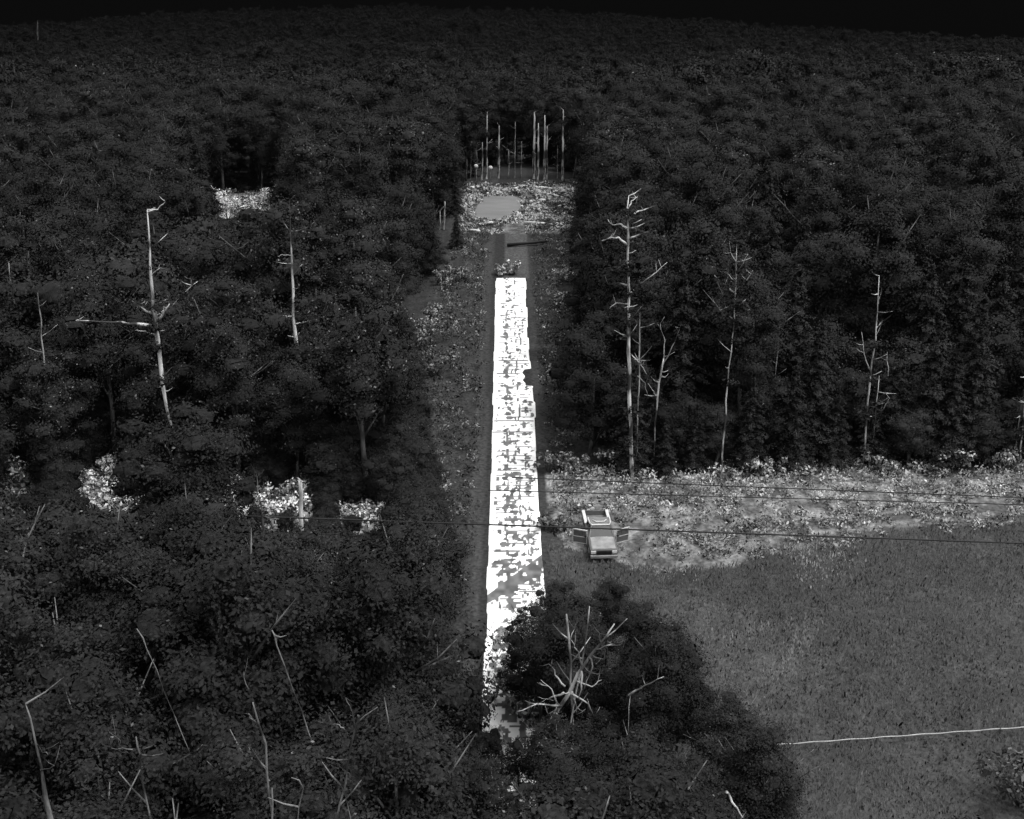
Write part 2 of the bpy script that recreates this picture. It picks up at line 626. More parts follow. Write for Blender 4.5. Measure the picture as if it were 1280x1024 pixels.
# bright scrub of the cleared strip
inrow = lambda x, y: (inpoly(x, y + 5 * (fbm(x / 5 + 70, y / 5) - 0.5) + rng.normal(0, .6, x.shape), ROW_R) | inpoly(x, y, ROW_L)) & clear_of_road(x, y, 1.2)
p = scatter(15000, -48, 48, 66, 93, lambda x, y: inrow(x, y) & (vn(x * 0.9 + 3, y * 0.9) > np.interp(y, [72, 76, 84], [0.66, 0.45, 0.3])))
def f_row(P):
    e = np.interp(P[:, 1], [72, 78, 88], [0.55, 0.85, 1.1])
    return e * (0.08 + 0.46 * np.clip(vn(P[:, 0] * 1.4, P[:, 1] * 1.8) - 0.25, 0, 1))
cover('scrub', M['grass'], p, 0.25 + 0.5 * rng.random(len(p)) * np.interp(p[:, 1], [76, 87], [0.5, 1.6]), 0.11, f_row, 11, aspect=0.5, spread=0.22, label='pale bright scrub along the cleared strip beside the treeline', cat='scrub')

# low plants on both road verges
def keepv(x, y):
    lx_, rx_ = np.interp(y, LY, LX), np.interp(y, RY, RX)
    wl = np.interp(y, [50, 70, 100, 130, 178], [5.5, 7.5, 8.5, 8.5, 5.0])
    wr = np.interp(y, [70, 80, 100, 130, 178], [4.0, 3.2, 3.5, 6.0, 7.0])
    a_ = (x < lx_ - 1.3) & (x > lx_ - wl)
    b_ = (x > rx_ + 1.1) & (x < rx_ + wr)
    return (a_ | b_) & (vn(x * 1.3, y * 0.5) > 0.35) & ~inpoly(x, y, FIELD)
p = scatter(12000, -12, 12, 48, 178, keepv)
def f_v(P):
    s = vn(P[:, 0] * 2.2 + 9, P[:, 1] * 1.5)
    far = np.interp(P[:, 1], [60, 150], [0.8, 1.5])
    return far * np.where(s > 0.76, 0.15, 0.02 + 0.035 * s) * np.exp(rng.normal(0, 0.3, len(P)))
cover('undergrowth', M['grass'], p, 0.1 + 0.7 * rng.random(len(p)), 0.10, f_v, 12, spread=0.28, label='mottled low weeds and saplings along both road verges', cat='undergrowth')

# brush heaps round the pad
def keepp(x, y):
    return inpoly(x, y, PADZONE) & ~inpoly(x, y, PAD) & (np.abs(x - 0.4) > np.where(y < 176, 2.0, 0))
p = scatter(5000, -12, 14, 165, 210, lambda x, y: keepp(x, y) & (vn(x * 0.35, y * 1.1) > 0.45))
cover('brush_piles', M['grass'], p, 0.1 + 0.7 * rng.random(len(p)), 0.16, lambda P: np.where(vn(P[:, 0] * 0.6 + 4, P[:, 1] * 1.3) > 0.5, 0.36, 0.05), 12, spread=0.4, label='pale cut brush heaped around the flat pad', cat='brush')

# scrub in the gaps of the left wood
gp = []
for (cx, cy, rx_, ry_) in GAPS[:7]:
    for _ in range(160):
        q = G(cx + rnd.uniform(-1, 1) * rx_ * 1.3, cy + rnd.uniform(-1, 1) * ry_ * 1.3)
        gp.append((q[0], q[1], 0))
gp = np.array(gp)
cover('clearing_weeds', M['grass'], gp, np.full(len(gp), 0.7), 0.2, lambda P: np.where(rng.random(len(P)) > 0.5, 0.4, 0.06), 8, spread=0.4, label='pale weeds in the small clearings of the left wood', cat='weeds')


# ------------------------------------------------------------------ tree builders
def crown_clumps(H, Rr, base, n, seed, rmin, rmax, shape=1.0):
    r = np.random.default_rng(seed)
    c = []
    cz = (H + base) / 2
    hz = (H - base) / 2
    while len(c) < n:
        d = unit(r.normal(size=3))
        if d[2] < -0.55:
            continue
        k = r.uniform(0.55, 0.98) if r.random() < 0.8 else r.uniform(0.1, 0.55)
        p = np.array([d[0] * Rr * k, d[1] * Rr * k, cz + d[2] * hz * k])
        wob = 0.8 + 0.35 * math.sin(3 * math.atan2(d[1], d[0]) + seed)
        p[:2] *= wob
        c.append((p, r.uniform(rmin, rmax)))
    return c, cz, hz


def cube_sphere(k=3):
    V, F = [], []
    g = np.linspace(-1, 1, k + 1)
    for ax in range(3):
        for sg in (-1, 1):
            n0 = len(V)
            for a_ in g:
                for b_ in g:
                    p = [0, 0, 0]
                    p[ax] = sg
                    p[(ax + 1) % 3] = a_ * sg
                    p[(ax + 2) % 3] = b_
                    V.append(p)
            for i in range(k):
                for j in range(k):
                    q = n0 + i * (k + 1) + j
                    F.append((q, q + k + 1, q + k + 2, q + 1))
    return unit(np.array(V, float)), np.array(F)


CSV, CSF = cube_sphere()


def broadleaf(seed, H=15, Rr=4.2, base=2.2, nclump=90, per=360, leaf=0.09, pale=0.0, limbs=0.0, bright=(4, 9)):
    "returns trunk mesh, crown mesh"
    r = np.random.default_rng(seed)
    cl, cz, hz = crown_clumps(H, Rr, base, nclump, seed, 0.6, 1.35)
    Cs, Ns, Os, Ss = [], [], [], []
    KV, KF, KS, KN = [], [], [], []
    for p, rad in cl:
        n = int(per * rad)
        d = unit(r.normal(size=(n, 3)) + np.array([0, 0, 0.35]))
        k = r.uniform(0.5, 1.12, (n, 1)) + np.abs(r.normal(0, 0.14, (n, 1)))
        q = p + d * k * rad * np.array([1.15, 1.15, 0.7])
        out = unit(d * 0.6 + unit(q - np.array([0, 0, cz - hz * 0.3])) * 0.9 + np.array([0, 0, 0.25]))
        Cs.append(q)
        Ns.append(unit(out + 0.75 * unit(r.normal(size=(n, 3)))))
        Os.append(out)
        tone_ = r.uniform(0.82, 1.2)
        kv = CSV * rad * 0.52 * np.array([1.15, 1.15, 0.7]) * (1 + r.normal(0, 0.14, (len(CSV), 1)))
        KF.append(CSF + len(CSV) * len(KV))
        KV.append(p + kv)
        KS.append(np.full(len(CSV), tone_ * 0.9))
        KN.append(unit(CSV * 0.6 + unit(p + kv - np.array([0, 0, cz - hz * 0.3])) * 0.9 + np.array([0, 0, 0.25])))
        s = tone_ * np.exp(r.normal(0, 0.22, n))
        if pale:
            s = np.where(r.random(n) < pale * r.uniform(0, 2.2), s * r.uniform(bright[0], bright[1], n), s)
        Ss.append(s)
    C, N, O, Sh = np.concatenate(Cs), np.concatenate(Ns), np.concatenate(Os), np.concatenate(Ss)
    V, F, s4, nn = leaves(C, N, leaf * np.exp(r.normal(0, 0.25, len(C))), Sh, 0.6, unit(O + 0.15 * N))
    n_ = len(V)
    V = np.concatenate([V] + KV)
    F = np.concatenate([F, np.concatenate(KF) + n_])
    s4 = np.concatenate([s4] + KS)
    nn = np.concatenate([nn] + KN)
    crown = npmesh('crown', V, F, s4, nn)
    mb = MB()
    rd = random.Random(seed)
    tx, ty = rd.uniform(-.4, .4), rd.uniform(-.4, .4)
    tp = [(0, 0, -0.4), (tx * .3, ty * .3, base * .6), (tx, ty, base + 1.5), (tx * 1.3, ty, cz + 1.2), (tx * 1.2, ty * 1.4, H - 1.3)]
    mb.tube(tp, [0.27, 0.22, 0.17, 0.10, 0.04], 8)
    for p, rad in cl[:16]:
        z0 = max(base * 0.8, p[2] - rd.uniform(1.5, 3.5))
        a = Vector((tx, ty, z0))
        e = Vector(p)
        mid = (a + e) / 2 + Vector((0, 0, rd.uniform(-.2, .5)))
        mb.tube([a, mid, e], [0.09, 0.06, 0.02], 5)
    if limbs:
        for i in range(int(limbs)):
            az, el = rd.uniform(0, 6.28), rd.uniform(0.3, 1.3)
            d = Vector((math.cos(az) * math.cos(el), math.sin(az) * math.cos(el), math.sin(el)))
            d.z *= 1.25
            a = Vector((tx, ty, cz)) + d * rd.uniform(1.0, 2.2)
            s_ = Vector((rd.uniform(-.7, .7), rd.uniform(-.7, .7), rd.uniform(0, .5)))
            b_ = a + d * 2.0 + s_ * .3
            e_ = a + d * 3.3 + s_
            mb.tube([a, b_, e_], [0.06, 0.045, 0.018], 5)
            t_ = Vector((rd.uniform(-1, 1), rd.uniform(-1, 1), rd.uniform(.1, .8)))
            mb.tube([b_, b_ + t_ * .5, b_ + t_ * .9 + Vector((0, 0, .2))], [0.035, 0.025, 0.01], 4)
    return mb.mesh('trunk', True), crown


def spruce(seed, H=13, Rr=3.2, base=0.5, whorls=26, leaf=0.13):
    r = np.random.default_rng(seed)
    Cs, Ns, Os, Ss = [], [], [], []
    mb = MB()
    mb.tube([(0, 0, -0.4), (0.05, 0, H * .5), (0, 0.05, H)], [0.2, 0.12, 0.02], 8)
    for w in range(whorls):
        f = w / (whorls - 1)
        R_ = Rr * (1 - f) ** 0.8 + 0.15
        nb = int(9 - 4 * f)
        a0 = r.uniform(0, 6.28)
        for k in range(nb):
            z = base + (H - base - 0.3) * min(1, max(0, f + r.normal(0, .022))) ** 0.9
            a = a0 + 6.283 * k / nb + r.normal(0, 0.18)
            ln = R_ * r.uniform(0.6, 1.3)
            n = int(20 + 60 * ln)
            tt = r.uniform(0.12, 1, n)
            side = r.normal(0, 0.20, n) * (1.25 - tt) * ln
            drop = -0.28 * ln * tt ** 1.6 + r.normal(0, 0.07, n)
            ca, sa = math.cos(a), math.sin(a)
            q = np.stack([ca * tt * ln - sa * side, sa * tt * ln + ca * side, z + drop], 1)
            out = unit(np.tile(np.array([ca * 0.45, sa * 0.45, 0.85]), (n, 1)) + 0.2 * r.normal(size=(n, 3)))
            Cs.append(q)
            Os.append(out)
            Ns.append(unit(out + 0.5 * r.normal(size=(n, 3))))
            Ss.append(r.uniform(0.6, 1.5) * np.exp(r.normal(0, 0.2, n)))
            if k % 2 == 0:
                mb.tube([(0, 0, z), (ca * ln * .6, sa * ln * .6, z - 0.1 * ln), (ca * ln, sa * ln, z - 0.28 * ln)], [0.035, 0.025, 0.01], 4)
    C, N, O, Sh = np.concatenate(Cs), np.concatenate(Ns), np.concatenate(Os), np.concatenate(Ss)
    V, F, s4, nn = leaves(C, N, leaf * np.exp(r.normal(0, 0.25, len(C))), Sh, 0.45, O)
    return mb.mesh('trunk', True), npmesh('crown', V, F, s4, nn)


PROTO = {'broad': [], 'spruce': [], 'speck': [], 'dark': [], 'low': [], 'sparse': []}
for s in range(3):
    PROTO['low'].append(broadleaf(600 + s, H=9, Rr=3.4, base=0.3, nclump=66, per=230, pale=0.01))
for s in range(5):
    PROTO['broad'].append(broadleaf(100 + s, pale=0.003, limbs=2 + s))
for s in range(3):
    PROTO['speck'].append(broadleaf(200 + s, pale=0.035, limbs=2, nclump=80, per=240))
for s in range(4):
    PROTO['spruce'].append(spruce(300 + s, Rr=2.9 + 0.3 * s))
PROTO['dark'].append(broadleaf(400, H=9, Rr=4.2, base=0.6, nclump=60, per=240))
PROTO['sparse'].append(broadleaf(700, H=12, Rr=3.4, base=5, nclump=30, per=110, pale=0.22, limbs=3, bright=(10, 24)))
for k, lst in PROTO.items():
    for tr, cr in lst:
        tr.materials.append(M['bark'])
        cr.materials.append({'spruce': M['needle'], 'dark': M['leafdark']}.get(k, M['leaf']))

# crowns must not hide what the photograph shows open
OPEN = [
    [(583, 226), (716, 226), (720, 262), (706, 284), (690, 300), (702, 322), (694, 345), (712, 365), (708, 390), (690, 405), (696, 430), (684, 450), (690, 480), (690, 590), (1300, 592), (1300, 1040), (1012, 1040), (985, 950), (905, 885), (897, 800), (830, 780), (812, 722), (700, 716), (676, 742), (645, 750), (640, 800), (622, 850), (620, 895), (603, 895), (592, 760), (580, 720), (584, 690), (565, 670), (570, 640), (552, 610), (562, 590), (545, 560), (536, 530), (545, 510), (528, 490), (540, 470), (524, 440), (523, 410), (538, 385), (532, 365), (550, 352), (576, 338), (570, 318), (592, 300), (578, 282)],
]
GAPP = []
for (cx, cy, rx_, ry_) in GAPS:
    GAPP.append([(cx + rx_ * 0.95 * math.cos(a), cy + ry_ * 0.95 * math.sin(a)) for a in np.linspace(0, 6.28, 9)[:-1]])
ROWPOLY = [(590, 160), (710, 160), (712, 228), (588, 228)]
ang = np.linspace(0, 6.283, 13)[:-1]


SHOWN = [(78, [(208, 508), (203, 470), (193, 395), (189, 360), (187, 310), (184, 262), (140, 403), (110, 402)]), (92, [(371, 441), (369, 410), (366, 360), (364, 330)]),
         (84, [(53, 435), (49, 380)]), (96, [(13, 350)]), (172, [(554, 290), (555, 265)]),
         (34, [(332, 945), (330, 925), (318, 880), (308, 895)]), (34, [(438, 935), (446, 904), (470, 884)]), (33.5, [(171, 933), (145, 935), (190, 930)]), (32, [(48, 955), (38, 905)]), (38, [(177, 798)]), (32, [(376, 980)]),
         (62, [(328, 645), (320, 600)]), (66, [(376, 625), (375, 603)]), (37.5, [(343, 795)])]


def crown_ok(x, y, top, Rr, low):
    z0 = gz(x, y)
    px, py = project(np.array([x] * 3), np.array([y] * 3), np.array([z0 + top - Rr * .8, z0 + (top + low) / 2, z0 + low]))
    d = y * CP + (CAMZ - z0 - top * .6) * SP
    rp = FPX * Rr / d
    qx = np.concatenate([px[0] + rp * .85 * np.cos(ang), px[1] + rp * np.cos(ang), px[2] + rp * .7 * np.cos(ang), px, px[0] + .5 * rp * np.cos(ang)])
    qy = np.concatenate([py[0] + rp * .8 * np.sin(ang), py[1] + rp * .8 * np.sin(ang), py[2] + rp * .4 * np.sin(ang), py, py[0] + .5 * rp * np.sin(ang)])
    mx, my = px.mean(), py.mean()
    ry_ = (py[2] - py[0]) / 2 + rp * .5
    for k, poly in enumerate(GAPP):
        cx_ = sum(p[0] for p in poly) / len(poly)
        cy_ = sum(p[1] for p in poly) / len(poly)
        if ((cx_ - mx) / (rp * 1.1)) ** 2 + ((cy_ - my) / (ry_ * 1.1)) ** 2 < 1:
            return False
    for yd, pp in SHOWN:
        if y < yd + 2:
            for a_, b_ in pp:
                if ((a_ - mx) / (rp * 1.05)) ** 2 + ((b_ - my) / (ry_ * 1.05)) ** 2 < 1:
                    return False
    if y < 207 and inpoly(qx, qy, ROWPOLY).any():
        return False
    for k, poly in enumerate(OPEN + GAPP):
        if inpoly(qx, qy, poly).any():
            return False
        if k:
            gx_ = np.array([p[0] for p in poly])
            gy_ = np.array([p[1] for p in poly])
            cxm = min(py[0], py[1]) - rp * .7
            if (np.abs(gx_.mean() - px[0]) < rp * .9) and cxm < gy_.mean() < py[2] + rp * .3:
                return False
    return True


def on_open_ground(x, y):
    if (-8.5 < x < 11.5 and 180 < y < 222) or (-6 < x < 9 and y < 228 and y > 180):
        return True
    if (inpoly(x, y, FIELD) and y > 62) or inpoly(x, y, ROW_R) or inpoly(x, y, PADZONE):
        return True
    if -4.5 < x < 4.5 and 60 < y < 180:
        return True
    return False


GAPW = [Gp(p) for p in GAPP]


def gap_open(x, y):
    return any(inpoly(x, y, p) for p in GAPW)


placed = []


def place_ok(x, y, Rr, sep=0.8):
    for q in placed:
        if (q[0] - x) ** 2 + (q[1] - y) ** 2 < (sep * (Rr + q[2])) ** 2:
            return False
    return True


class Grid:
    def __init__(s, c=12):
        s.c = c
        s.d = {}

    def near(s, x, y, rad):
        i, j = int(x // s.c), int(y // s.c)
        k = int(rad // s.c) + 1
        for a in range(i - k, i + k + 1):
            for b_ in range(j - k, j + k + 1):
                for q in s.d.get((a, b_), ()):
                    yield q

    def add(s, x, y, r_, *rest):
        s.d.setdefault((int(x // s.c), int(y // s.c)), []).append((x, y, r_) + rest)


grid = Grid()
TREES = []          # x, y, kind, proto, scale, rz


def try_tree(x, y, kind, sc, sep=0.62, force=False):
    H, Rr, base = {'broad': (15, 4.2, 2.4), 'speck': (15, 4.2, 2.4), 'spruce': (13, 2.7, .7), 'dark': (9, 4.2, 1), 'low': (9, 3.4, .3), 'sparse': (12, 3.4, 5)}[kind]
    Rr, H, base = Rr * sc, H * sc, base * sc
    if not force:
        if on_open_ground(x, y):
            return False
        if y < 88 and x > 0.40 * (y + 14) and x > 8:
            return False
        for q in grid.near(x, y, Rr + 6):
            if (q[0] - x) ** 2 + (q[1] - y) ** 2 < (sep * (Rr + q[2])) ** 2:
                return False
        if y < 235 and not crown_ok(x, y, H, Rr, base):
            return False
    grid.add(x, y, Rr)
    TREES.append((x, y, kind, rnd.randrange(len(PROTO[kind])), sc, rnd.uniform(0, 6.28)))
    return True


# trees the photograph singles out
def plant(px, py, kind, sc, Yd=None, k=9.5):
    "a tree whose middle of crown shows at this pixel, Yd metres away"
    p = at(px, py, Yd)
    try_tree(p.x, Yd, kind, max(0.4, (p.z - gz(p.x, Yd)) / k), force=True)


def plant_base(px, py, kind, sc):
    q = G(px, py)
    try_tree(q[0], q[1], kind, sc, force=True)


# dark low tree right of the road, and the round group overlapping the road's near end
plant_base(737, 568, 'dark', 0.85)
plant_base(790, 560, 'speck', 0.55)
for px, py, kd, sc, Yd in ((694, 770, 'broad', .4, 60), (655, 800, 'sparse', .4, 59), (672, 835, 'sparse', .4, 57), (760, 765, 'broad', .4, 60), (728, 790, 'speck', .62, 58), (800, 800, 'broad', .62, 57), (668, 800, 'sparse', .4, 57), (650, 862, 'sparse', .45, 55), (675, 885, 'sparse', .45, 54), (765, 900, 'speck', .66, 51), (850, 870, 'broad', .6, 52), (690, 950, 'speck', .6, 46), (905, 940, 'broad', .62, 46), (800, 980, 'broad', .66, 43), (645, 955, 'sparse', .5, 47), (580, 985, 'broad', .5, 44), (610, 1020, 'speck', .5, 42), (700, 1020, 'broad', .5, 41), (950, 1000, 'broad', .5, 42), (870, 1030, 'broad', .5, 41)):
    plant(px, py, kd, sc, Yd)
plant_base(612, 962, 'low', .28)
plant_base(322, 668, 'low', .27)
plant_base(358, 672, 'low', .24)
plant_base(440, 672, 'low', .22)
plant(212, 575, 'low', .8, 75, 5.5)
plant(238, 590, 'low', .8, 73, 5.5)
plant(372, 500, 'low', .8, 90, 5.0)
for px, py, sc in ((830, 592, .40), (868, 585, .45), (935, 583, .62), (985, 582, .7), (1040, 581, .55), (1135, 582, .62), (1180, 580, .75), (1225, 581, .6), (1265, 578, .7),
                   (960, 574, .8), (1010, 572, .9), (1155, 573, .95), (1205, 572, .9), (895, 576, .6), (1085, 576, .5), (1300, 578, .8), (1340, 580, .7), (850, 575, .7), (1110, 572, .8)):
    plant_base(px, py, 'spruce' if rnd.random() < .6 else 'low', sc)

for (y0, y1, n, scs) in ((20, 70, 9000, (1.05, 0.85, 0.65, 0.5, 0.38)), (70, 235, 30000, (1.1, 0.95, 0.75, 0.55, 0.4))):
    for si, sc0 in enumerate(scs):
        for _ in range(n // len(scs)):
            y = rnd.uniform(y0, y1)
            hw = 0.50 * (y + 12) + 8
            x = rnd.uniform(-hw, hw)
            sc = sc0 * rnd.uniform(0.88, 1.12)
            u = rnd.random()
            right_edge = x > 5 and 88 < y < 125
            if x < 3 and 58 < y < 125 and u > .5:
                kind, sc = 'low', sc * 1.5
            elif x < 3 and 45 < y < 120:
                kind = 'speck' if (u < 0.45 and x > -38 and y > 52) else 'broad'
            elif right_edge:
                kind = 'spruce' if u < 0.35 else ('low' if u < .6 else 'broad')
            else:
                kind = 'broad' if u < 0.72 or y < 45 else ('spruce' if u < .85 else 'speck')
            if si >= 3 and kind != 'spruce':
                kind, sc = 'low', sc * 1.25
            try_tree(x, y, kind, sc)
for _ in range(30000):
    y = rnd.uniform(46, 118)
    x = rnd.uniform(-0.5 * (y + 14) - 4, -5)
    if gap_open(x, y):
        continue
    try_tree(x, y, 'low', rnd.choice((.62, .5, .4, .32)) * rnd.uniform(.9, 1.1), sep=0.27)
print('trees', len(TREES))

# the largest in view stand alone, the rest is one wood
def psize(t):
    x, y, kind, pi, sc, rz = t
    px, py = project(x, y, gz(x, y) + 9 * sc)
    if px < -120 or px > 1400 or py > 1150:
        return 0
    return sc * (0.6 if kind == 'spruce' else 1.0) / math.hypot(y, 25)


TREES.sort(key=lambda t: -psize(t))
NIND = 268
LBL = {'broad': ('broadleaf_tree', 'dark leafy broadleaf tree'), 'speck': ('speckled_tree', 'dark leafy tree flecked with pale leaves'),
       'spruce': ('spruce_tree', 'dark spruce with layered drooping branches'), 'dark': ('dark_tree', 'nearly black low spreading tree'), 'low': ('bushy_tree', 'dark bushy tree leafy to the ground'), 'sparse': ('sparse_tree', 'sparse dark tree with gaps showing the pale road')}


def zone_of(x, y):
    if x > 2 and y < 70:
        return 'in the near wood below the grassy field'
    if x > 2 and y < 112:
        return 'on the treeline behind the pale cleared strip'
    if x > 2:
        return 'in the deep wood right of the road'
    if y < 52:
        return 'in the nearest wood at lower left'
    if y < 70:
        return 'in the wood just below the left clearings'
    if y < 120:
        return 'in the wood left of the white road'
    return 'in the far wood left of the road end'


for i, (x, y, kind, pi, sc, rz) in enumerate(TREES[:NIND]):
    nm, lb = LBL[kind]
    z_ = zone_of(x, y)
    if kind == 'dark':
        lb, g = 'nearly black low spreading tree right of the road beside the tall bare pine', None
    else:
        lb, g = lb + ' ' + z_, LBL[kind][1] + 's ' + z_
    o = thing(nm, lb, 'tree', (x, y, gz(x, y)), rz, g)
    o.scale = (sc, sc, sc * rnd.uniform(0.92, 1.1))
    tr, cr = PROTO[kind][pi]
    for nme, dat in (('trunk', tr), ('crown', cr)):
        c = bpy.data.objects.new(nme, dat)
        COL.objects.link(c)
        c.parent = o

# ------------------------------------------------------------------ the far wood as one object (scattered)
pts, sca, idx = [], [], []
for (x, y, kind, pi, sc, rz) in TREES[NIND:]:
    pts.append((x, y, gz(x, y)))
    sca.append(sc)
    idx.append({'broad': 4, 'speck': 5, 'spruce': 6, 'dark': 7, 'low': 7, 'sparse': 8}[kind] if kind != 'broad' or pi % 2 else 9)
y = 236.0
while y < 1750:
    st = 6.5 if y < 500 else 8.5 if y < 900 else 12
    hw = 0.50 * (y + 12) + 12
    for x in np.arange(-hw, hw, st):
        xx = x + rnd.uniform(-.5, .5) * st
        yy = y + rnd.uniform(-.5, .5) * st
        pts.append((xx, yy, gz(xx, yy)))
        sca.append(rnd.uniform(0.5, 1.3) * (1.0 if y < 900 else 1.3) * (0.8 + 0.4 * float(vn(np.array(xx / 40), np.array(yy / 60)))))
        idx.append(rnd.choice([0, 0, 3, 1, 2, 3]))
    y += st * 0.9
print('far trees', len(pts))
far_col = bpy.data.collections.new('far_tree_kinds')
far_trunks = bpy.data.collections.new('far_trunk_kinds')
fm = [broadleaf(501, nclump=60, per=90, leaf=0.19, pale=0.002), broadleaf(502, nclump=60, per=90, leaf=0.19, pale=0.01), spruce(503, Rr=3.2, whorls=18, leaf=0.2), broadleaf(504, H=13, Rr=4.8, nclump=60, per=90, leaf=0.19)]
for tr, cr in fm:
    tr.materials.append(M['bark'])
    cr.materials.append(M['leaf'])
fm += [PROTO['broad'][1], PROTO['speck'][0], PROTO['spruce'][1], PROTO['low'][0], PROTO['sparse'][0], PROTO['broad'][2]]
for k, (tr, cr) in enumerate(fm):
    far_col.objects.link(bpy.data.objects.new('far_tree_%s' % 'abcdefghijkl'[k], cr))
    far_trunks.objects.link(bpy.data.objects.new('far_trunk_%s' % 'abcdefghijkl'[k], tr))
me = bpy.data.meshes.new('forest')
me.from_pydata(pts, [], [])
for nm_, vals in (('sc', sca),):
    a = me.attributes.new(nm_, 'FLOAT', 'POINT')
    a.data.foreach_set('value', np.array(vals, np.float32))
a = me.attributes.new('kindi', 'INT', 'POINT')
a.data.foreach_set('value', np.array(idx, np.int32))
fo = link('forest', me)
tag(fo, 'dense dark forest rolling away to the horizon', 'forest', None, 'stuff')
ng = bpy.data.node_groups.new('scatter_trees', 'GeometryNodeTree')
ng.interface.new_socket('Geometry', in_out='INPUT', socket_type='NodeSocketGeometry')
ng.interface.new_socket('Geometry', in_out='OUTPUT', socket_type='NodeSocketGeometry')
gi = ng.nodes.new('NodeGroupInput')
go = ng.nodes.new('NodeGroupOutput')
ci = ng.nodes.new('GeometryNodeCollectionInfo')
ci.inputs['Collection'].default_value = far_col
ci.inputs['Separate Children'].default_value = True
ci.inputs['Reset Children'].default_value = True
m2p = ng.nodes.new('GeometryNodeMeshToPoints')
iop = ng.nodes.new('GeometryNodeInstanceOnPoints')
iop.inputs['Pick Instance'].default_value = True
na1 = ng.nodes.new('GeometryNodeInputNamedAttribute')
na1.data_type = 'FLOAT'
na1.inputs['Name'].default_value = 'sc'
na2 = ng.nodes.new('GeometryNodeInputNamedAttribute')
na2.data_type = 'INT'
na2.inputs['Name'].default_value = 'kindi'
rv = ng.nodes.new('FunctionNodeRandomValue')
rv.data_type = 'FLOAT'
rv.inputs[3].default_value = 6.283
cx = ng.nodes.new('ShaderNodeCombineXYZ')
ng.links.new(gi.outputs[0], m2p.inputs['Mesh'])
ng.links.new(m2p.outputs[0], iop.inputs['Points'])
ng.links.new(ci.outputs[0], iop.inputs['Instance'])
ng.links.new(na2.outputs['Attribute'], iop.inputs['Instance Index'])
ng.links.new(na1.outputs['Attribute'], iop.inputs['Scale'])
ng.links.new(rv.outputs[1], cx.inputs['Z'])
ng.links.new(cx.outputs[0], iop.inputs['Rotation'])
ci2 = ng.nodes.new('GeometryNodeCollectionInfo')
ci2.inputs['Collection'].default_value = far_trunks
ci2.inputs['Separate Children'].default_value = True
ci2.inputs['Reset Children'].default_value = True
iop2 = ng.nodes.new('GeometryNodeInstanceOnPoints')
iop2.inputs['Pick Instance'].default_value = True
jg = ng.nodes.new('GeometryNodeJoinGeometry')
ng.links.new(m2p.outputs[0], iop2.inputs['Points'])
ng.links.new(ci2.outputs[0], iop2.inputs['Instance'])
ng.links.new(na2.outputs['Attribute'], iop2.inputs['Instance Index'])
ng.links.new(na1.outputs['Attribute'], iop2.inputs['Scale'])
ng.links.new(cx.outputs[0], iop2.inputs['Rotation'])
ng.links.new(iop.outputs[0], jg.inputs[0])
ng.links.new(iop2.outputs[0], jg.inputs[0])
ng.links.new(jg.outputs[0], go.inputs[0])
md = fo.modifiers.new('scatter', 'NODES')
md.node_group = ng


